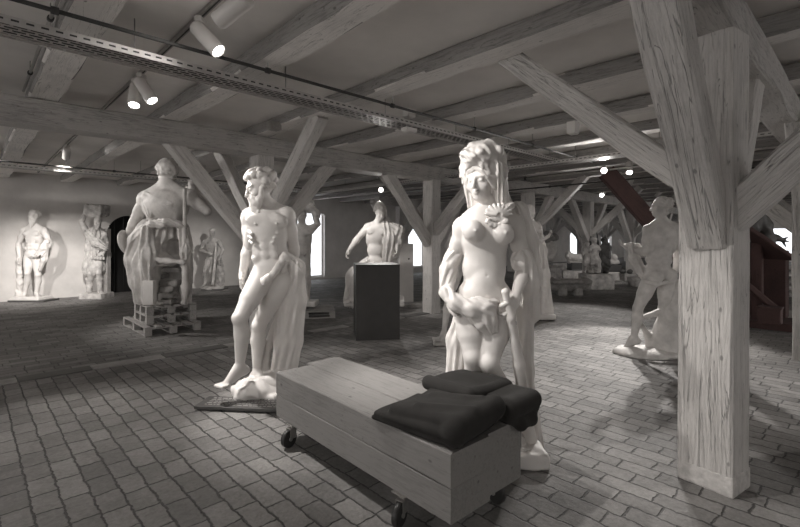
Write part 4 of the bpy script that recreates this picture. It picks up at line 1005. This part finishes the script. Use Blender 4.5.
# local x = along the bench away from camera, local y = towards the left; the bench lies at y<0
def bt(x0, x1, yc, zc, w, h, sd): timber('timber_block', (x0, yc, zc), (x1, yc, zc), w, h, M['plank'], r, sd, .0025, ch=.005)
bt(0, 1.77, -.1525, .4105, .302, .166, 201); bt(0, 1.768, -.1525, .2435, .302, .166, 202)
bt(.02, 1.845, -.4635, .4105, .308, .166, 203); bt(.025, 1.84, -.4635, .2435, .308, .166, 204)
def caster(x, y, a):
    c = MB().box((x, y, .156), (.10,.085,.008)).tube([(x, y, .128), (x, y, .154)], .024, 12)
    cm = c.build('castor_fork', M['metal'], r)
    f2 = MB(); R3 = Matrix.Rotation(a, 3, 'Z'); off = R3 @ Vector((.045, 0, 0))
    for sg in (-1, 1): f2.box(Vector((x, y, .098))+off*.5+R3 @ Vector((0, sg*.023, 0)), (.055,.004,.07), R3)
    f2.box(Vector((x, y, .131))+off*.4, (.06,.05,.005), R3)
    f2.build('fork_plate', M['metal'], cm)
    wc = Vector((x, y, .062))+off; ax = R3 @ Vector((0, 1, 0))
    MB().tube([wc-ax*.019, wc-ax*.014, wc+ax*.014, wc+ax*.019], [.054,.062,.062,.054], 32).build('wheel', M['rubber'], cm)
    MB().tube([wc-ax*.028, wc+ax*.028], .013, 10).build('axle', M['metal'], cm)
for (x, y, a) in ((1.56, -.035, 1.75), (.36, -.03, 1.9), (.18, -.545, 3.0), (1.62, -.54, .4)): caster(x, y, a)
# folded blankets: local frame of the bench
def blank(label, build):
    o = build(); o.name = 'folded_blanket'; o.location = C0; o.rotation_euler = (0,0,ba); o.scale = (BS,)*3; tag(o, label, 'blanket', 'folded dark blankets'); return o
def slab(S, x0, x1, y0, y1, z, t, rot=0.0, tilt=0.0, pitch=0.0, amp=.006, k=.006, t1=None):
    """thick cloth layer: rounded board turned by rot, tilt about its length, pitch about its width"""
    Rm = np.array(Matrix.Rotation(rot, 3, 'Z') @ Matrix.Rotation(pitch, 3, 'Y') @ Matrix.Rotation(tilt, 3, 'X')).T
    S.box(((x0+x1)/2, (y0+y1)/2, z+t/2), ((x1-x0)/2, abs(y1-y0)/2, t/2), Rm, rd=t*.49, k=k, noise=(7, amp, x0*9+z*30))
Z = .511
def bl1():
    S = SD()
    slab(S, .03, .62, -.40, .00, Z+.002, .034, rot=.14, amp=.005)
    slab(S, .01, .60, -.42, .00, Z+.035, .040, rot=.12, pitch=.05, amp=.008, k=.012)
    slab(S, .00, .50, -.44, -.03, Z+.075, .062, rot=.12, pitch=.10, tilt=-.04, amp=.012, k=.02)
    S.cap((.02, -.06, Z+.085), (.05, -.42, Z+.11), .062, .060, k=.04)
    S.cap((.56, -.03, Z+.02), (.52, -.36, Z+.04), .02, .03, k=.03)
    S.cap((.30, -.08, Z+.135), (.02, -.20, Z+.155), .014, .010, k=.05); S.cap((.40, -.30, Z+.11), (.10, -.36, Z+.16), .016, .012, k=.05)
    return S.mesh('folded_blanket', .008, M['blanket'], None, .511)
blank('dark wool blanket folded thick, thin edge pointing left on the near bench end', bl1)
def bl2():
    S = SD()
    slab(S, .02, .36, -.82, -.50, Z+.002, .045, rot=-.05, amp=.008)
    slab(S, -.01, .34, -.81, -.49, Z+.046, .085, rot=-.02, tilt=.03, amp=.010, k=.004)
    S.cap((.03, -.54, Z+.075), (.04, -.79, Z+.07), .052, .050, k=.04)
    S.chain([(.02, -.52, Z+.02), (.00, -.60, Z-.02), (.01, -.72, Z-.02), (.03, -.79, Z+.02)], [.02, .03, .035, .02], k=.03)
    return S.mesh('folded_blanket', .008, M['blanket'], None, .43)
blank('dark rolled blanket overhanging the far side of the bench end, nearest the statue plinth', bl2)
def bl3():
    S = SD()
    slab(S, .20, .60, -.80, -.40, Z+.002, .075, rot=.04, amp=.008)
    slab(S, .20, .60, -.82, -.38, Z+.078, .075, rot=.06, tilt=.04, amp=.012, k=.01)
    S.cap((.22, -.40, Z+.14), (.56, -.42, Z+.14), .03, .03, k=.04); S.cap((.22, -.42, Z+.12), (.22, -.78, Z+.11), .045, .04, k=.03)
    return S.mesh('folded_blanket', .008, M['blanket'], None, .511)
blank('dark folded blanket behind the other two, highest on the bench', bl3)

# ------------------------------------------------------------------ far sculptures
def block(name, px, py, Y, w, d, h, m, label, cat='plinth', rz=.0, z=0, bevel=.02):
    o = MB().box((0,0,h/2), (w,d,h)).box((0,0,.03), (w*1.04,d*1.04,.06)).build(name, m, bevel=bevel)
    o.location = W(px, py, Y); o.location.z = z; o.rotation_euler = (0,0,rz); tag(o, label, cat); return o
def lumps(name, px, Y, label, cat, m, fn, res=.03, z=0.0):
    f = Fig(name, px, Y, label, cat, res=res); f.r.location.z = 0; fn(f); return f
f = Fig('stone_trough', 568, 12.2, 'dark stone trough on a short foot, standing on the far floor', 'trough', res=.025); T = f.T
S = SD(); S.cap(T(553,284,0), T(584,284,0), .19, .19, k=.03, noise=(9,.02)); S.box(T(568.5,281,0), (.54,.30,.05), rd=.02, k=.02); S.cap(T(556,280,0), T(581,280,0), .12, .12, k=.02, sub=True); f.add(S, 'basin', M['stone'])
S = SD(); S.box(T(561,291,0), (.12,.16,.15), rd=.03, noise=(9,.02)); f.add(S, 'carved_foot', M['stone'], None, 0); S = SD(); S.box(T(577,291,0), (.12,.16,.15), rd=.03, noise=(9,.02)); f.add(S, 'carved_foot', M['stone'], None, 0)
f = Fig('oval_monument', 551, 15.0, 'carved oval shield monument crowned with leaves on a stone plinth', 'monument', res=.028); T = f.T
S = SD(); S.ell(T(551,251,0), (.24,.12,.36), k=.03, noise=(14,.01)); S.ell(T(551,251,-.12), (.15,.06,.27), k=.02, sub=True); f.add(S, 'oval_shield', M['marble2'])
S = SD()
for i in range(12): S.ell(T(551+5*math.cos(i*1.7), 237+3.5*math.sin(i*2.3), .04*math.sin(i)), (.09,.08,.09), k=.02, noise=(20,.02))
f.add(S, 'leaf_crown', M['stone'])
MB().box((0,0,.30), (.55,.5,.60)).box((0,0,.63), (.62,.56,.06)).build('plinth', M['cast'], f.r, bevel=.02)
f = Fig('sculpture_group', 596, 13.9, 'dark ornate sculpture group of several figures on a low stone plinth', 'sculpture', res=.024); T = f.T
for i, (x, dy, Hh, m) in enumerate(((587.5, .0, 1.30, 'cast'), (594.5, -.1, 1.42, 'cast'), (604, .1, 1.35, 'dark_stone'))):
    t = lambda px, py, d=0: T(x+(px), py, dy+d)
    s0 = 237+ (0 if i != 0 else 5); sc = (272-s0)/35
    q = lambda a: s0+(a-237)*sc
    J = dict(head=t(0,q(241)), face=(math.sin(i*2),-.8,0), neck=t(0,q(245)), chest=t(.3,q(249)), pel=t(0,q(256)), shL=t(-3.2,q(247)), shR=t(3.2,q(247)), elL=t(-5,q(252),-.1), wrL=t(-4,q(246+4*i),-.15), elR=t(5,q(250),-.1), wrR=t(5,q(243+5*(i%2)),-.1),
             hipL=t(-1.6,q(258)), hipR=t(1.6,q(258)), knL=t(-2.5,q(265),-.1), anL=t(-2.4,q(271)), toL=t(-3,q(272.5),-.1), knR=t(2,q(265),0), anR=t(2.4,q(271)), toR=t(3.5,q(272.5),-.1))
    S = SD(); P, AX, h = figure(S, J, Hh, detail=False, headdetail=False); S.ell(P(0,.3,-.1), (.5*h,.5*h,.4*h), AX, noise=(20,.03)); S.chain([t(-2,q(254),.05), t(1,q(262),0), t(2.5,q(270),.05)], [.12,.15,.12], k=.05, noise=(14,.03))
    f.add(S, 'carved_figure', M[m])
S = SD(); S.chain([T(606,268,.1), T(606,250,.15), T(605,236,.1)], [.10,.16,.04], k=.03, noise=(16,.03)); S.chain([T(599,262,.05), T(598,246,.05), T(597,233,.0)], [.05,.05,.02], k=.03, noise=(16,.02)); S.chain([T(590,246,.1), T(591,236,.1)], [.05,.02], k=.02)
f.add(S, 'dark_wings', M['dark_stone'])
MB().box((0,0,.23), (.86,.62,.46)).build('plinth', M['cast'], f.r, bevel=.02)
block('display_block', 576, 262, 17.2, .52, .5, .30, M['black'], 'small black display box left of the ornate group, under the reclining lion', 'box', z=.35)
block('stone_block', 572, 270, 17.2, .95, .7, .35, M['cast'], 'wide low stone block beneath the left black display box', 'block')
def lion(px, py, Y, label, m):
    f = Fig('lion_sculpture', px, Y, label, 'sculpture', res=.025); T = f.T
    S = SD(); S.cap(T(px-4,py+5), T(px+6,py+5.5), .15, .16, k=.06, noise=(12,.015)); S.ell(T(px-7,py+3), (.15,.15,.17), k=.05, noise=(20,.03)); S.cap(T(px-8,py+8), T(px-1,py+8.5), .06, .07, k=.03); S.cap(T(px+6,py+7), T(px+1,py+8.5), .08, .06, k=.04); S.cap(T(px-8,py+3,-.1), T(px-9,py+4,-.2), .06, .05, k=.02)
    f.add(S, 'lion_body', m); S = SD(); S.box(T(px,py+10.2), (.30,.16,.035), rd=.01); f.add(S, 'slab', m)
lion(576, 252.4, 17.2, 'pale reclining stone lion on the left black display box', M['marble2'])
block('display_block', 612, 264, 17.2, .52, .5, .27, M['black'], 'small black display box right of the ornate group', 'box', z=.30)
block('stone_block', 613, 270, 17.0, .62, .6, .30, M['marble2'], 'pale stone block beneath the right black display box', 'block')
block('stone_block', 628, 276, 16.6, .50, .5, .26, M['stone'], 'grey stone block between the pale block and the nude', 'block')
f = Fig('portrait_bust', 614, 17.2, 'pale lumpy bust on the right black display box', 'bust', res=.022); T = f.T
S = SD(); S.ell(T(614,258.5,0)+np.array((0,0,.02)), (.12,.13,.15), k=.04, noise=(18,.02)); S.cap(T(611,262.2,0), T(617,262.2,0), .09, .09, k=.05, noise=(15,.02)); S.cap(T(614,260), T(614,262), .07, .08, k=.03); f.add(S, 'bust_body', M['marble2'], None, .575)
f = Fig('stone_tub', 634, 14.6, 'round stone tub on the floor left of the nude', 'tub'); 
MB().lathe([(0,0),(.14,0),(.15,.05),(.19,.18),(.21,.30),(.18,.30),(.15,.2),(0,.16)], 24).build('tub_body', M['cast'], f.r)
for i, (x, y) in enumerate(((623,273.0),(630,272.5))):
    f = Fig('carved_fragment', x, 16.6, ['rough carved fragment on the grey stone block, left one', 'rough carved fragment on the grey stone block, right one'][i], 'fragment', res=.02)
    S = SD(); S.ell((0,0,.34), (.11,.10,.08), noise=(20,.02)); f.add(S, 'fragment_body', M['dark_stone'], None, .262)
# more plinths with fragments behind, low
for i, (x, Y, w, h, m) in enumerate(((560, 19.5, .8, .5, 'cast'), (640, 18.5, .9, .45, 'marble2'), (526, 17, .7, .5, 'cast'), (655, 20, .6, .8, 'stone'))):
    block('stone_block', x, 270, Y, w, .5, h, M[m], ['weathered block beyond the stone trough', 'pale block deep in the hall beside the nude elbow', 'weathered block hidden behind the draped statue', 'tall grey block far behind the nude'][i], 'block')

# ------------------------------------------------------------------ red stair like structure with dark beast at right
r = empty('red_platform', (W(764, 325, 7.9).x, 7.9, 0), ANG, 'dark red timber platform with sloping top board right of the front post', 'platform')
def loc(p): return (Matrix.Translation(r.location) @ Matrix.Rotation(ANG, 4, 'Z')).inverted() @ p
timber('upright', loc(W(757, 328, 7.9)*1.0), loc(W(757, 243, 7.9)), .16, .16, M['red'], r, 301, .003, up=Vector((0,1,0)))
timber('upright', loc(W(738, 328, 8.3)), loc(W(738, 235, 8.3)), .16, .16, M['red'], r, 302, .003, up=Vector((0,1,0)))
timber('sloping_top', loc(W(735, 229, 8.0)), loc(W(778, 258, 7.9)), .9, .07, M['red'], r, 303, .003)
timber('sloping_rail', loc(W(742, 281, 7.8)), loc(W(777, 310, 7.7)), .12, .10, M['red'], r, 304, .003)
MB().box(loc(W(756, 290, 8.5)), (.5, .9, 1.5)).build('back_panel', M['red'], r)
MB().box(loc(Vector((W(766, 325, 7.9).x, 7.9, .06))), (.9, .9, .12)).build('base_step', M['red'], r, bevel=.01)
o = MB().box((0,0,.125), (.30,.30,.25)).box((0,0,.26), (.33,.33,.03)).build('dark_crate', M['red'], bevel=.01); o.location = W(770, 308, 7.45); o.location.z = .125; o.rotation_euler=(0,0,ANG); tag(o, 'small dark crate on the red platform step', 'crate')
o = MB().box((0,0,.04), (1.1,.8,.08)).box((0,0,.085), (1.06,.76,.012)).build('pale_slab', M['marble2'], bevel=.01); o.location = (W(786, 320, 8.6).x, 8.6, 0); o.rotation_euler=(0,0,.1); tag(o, 'pale flat slab on the floor beyond the red platform', 'slab')
# plank stack
for i in range(5):
    o = timber('stacked_plank', Vector((0,0,0)), Vector((3.4,0,0)), .35, .09, M['marble2'] if i % 2 else M['pallet'], None, 310+i, .004)
    y = .10+.17*i; o.matrix_local = Matrix.Translation((9.0+.1*i, 11.6+.1*(i % 2), y)) @ Matrix.Rotation(.06*(i % 2), 4, 'Z')
    tag(o, ['lowest', 'second lowest', 'middle', 'second highest', 'topmost'][i]+' long plank of the racked stack under the bright far window', 'plank', 'racked long planks')
    
rk = empty('plank_rack', (9.2, 11.6, 0), 0, 'dark rack with bearers that holds the long planks at far right', 'rack')
for x in (.3, 2.6):
    for y in (-.26, .26): MB().box((x, y, .48), (.07,.07,.96)).build('upright', M['red'], rk)
    for i in range(5): MB().box((x, 0, .035+.17*i), (.06, .5, .03)).build('bearer', M['red'], rk)
# dark beast on top
f = Fig('beast_sculpture', 760, 8.0, 'dark sculpture of a crouching beast stretching a claw, on the red platform', 'sculpture', res=.016); T = f.T
S = SD(); S.chain([T(742,236), T(748,226), T(757,215), T(762,220)], [.16,.17,.12,.10], k=.06, noise=(14,.015)); S.chain([T(757,215), T(764,226), T(768,240), T(771,248)], [.11,.12,.10,.06], k=.05, noise=(16,.01))
S.chain([T(768,236), T(776,238), T(783,240)], [.08,.06,.035], k=.03)
for q in ((788,237),(789,242),(786,247)): S.cap(T(782,240), T(*q), .028, .012, k=.015)
S.chain([T(752,222), T(749,236), T(752,246)], [.09,.07,.05], k=.03); S.ell(T(757,211), (.08,.10,.07), k=.03); f.add(S, 'beast_body', M['dark_stone'])
S = SD(); S.cap(T(745,241), T(772,257), .05, .05, k=.03, flat=((0,0,1),.7)); f.add(S, 'slab', M['dark_stone'])

# ================================================================== light, sky and camera
w = bpy.data.worlds.new('world'); scn.world = w; w.use_nodes = True
bg = w.node_tree.nodes['Background']; bg.inputs['Color'].default_value = (1, .965, .935, 1); bg.inputs['Strength'].default_value = 1.2
cam = bpy.data.cameras.new('camera'); co = bpy.data.objects.new('camera', cam); COL.objects.link(co)
co.location = (0,0,H0); co.rotation_euler = (math.pi/2,0,0); cam.sensor_width = 36; cam.lens = F/800*36
cam.shift_y = -(263.5-HY)/800; cam.clip_end = 200; cam.clip_start = .05
scn.camera = co
vs = scn.view_settings; vs.view_transform = 'Standard'; vs.look = 'None'; vs.exposure = 0.68; vs.gamma = 1.0; vs.use_curve_mapping = False
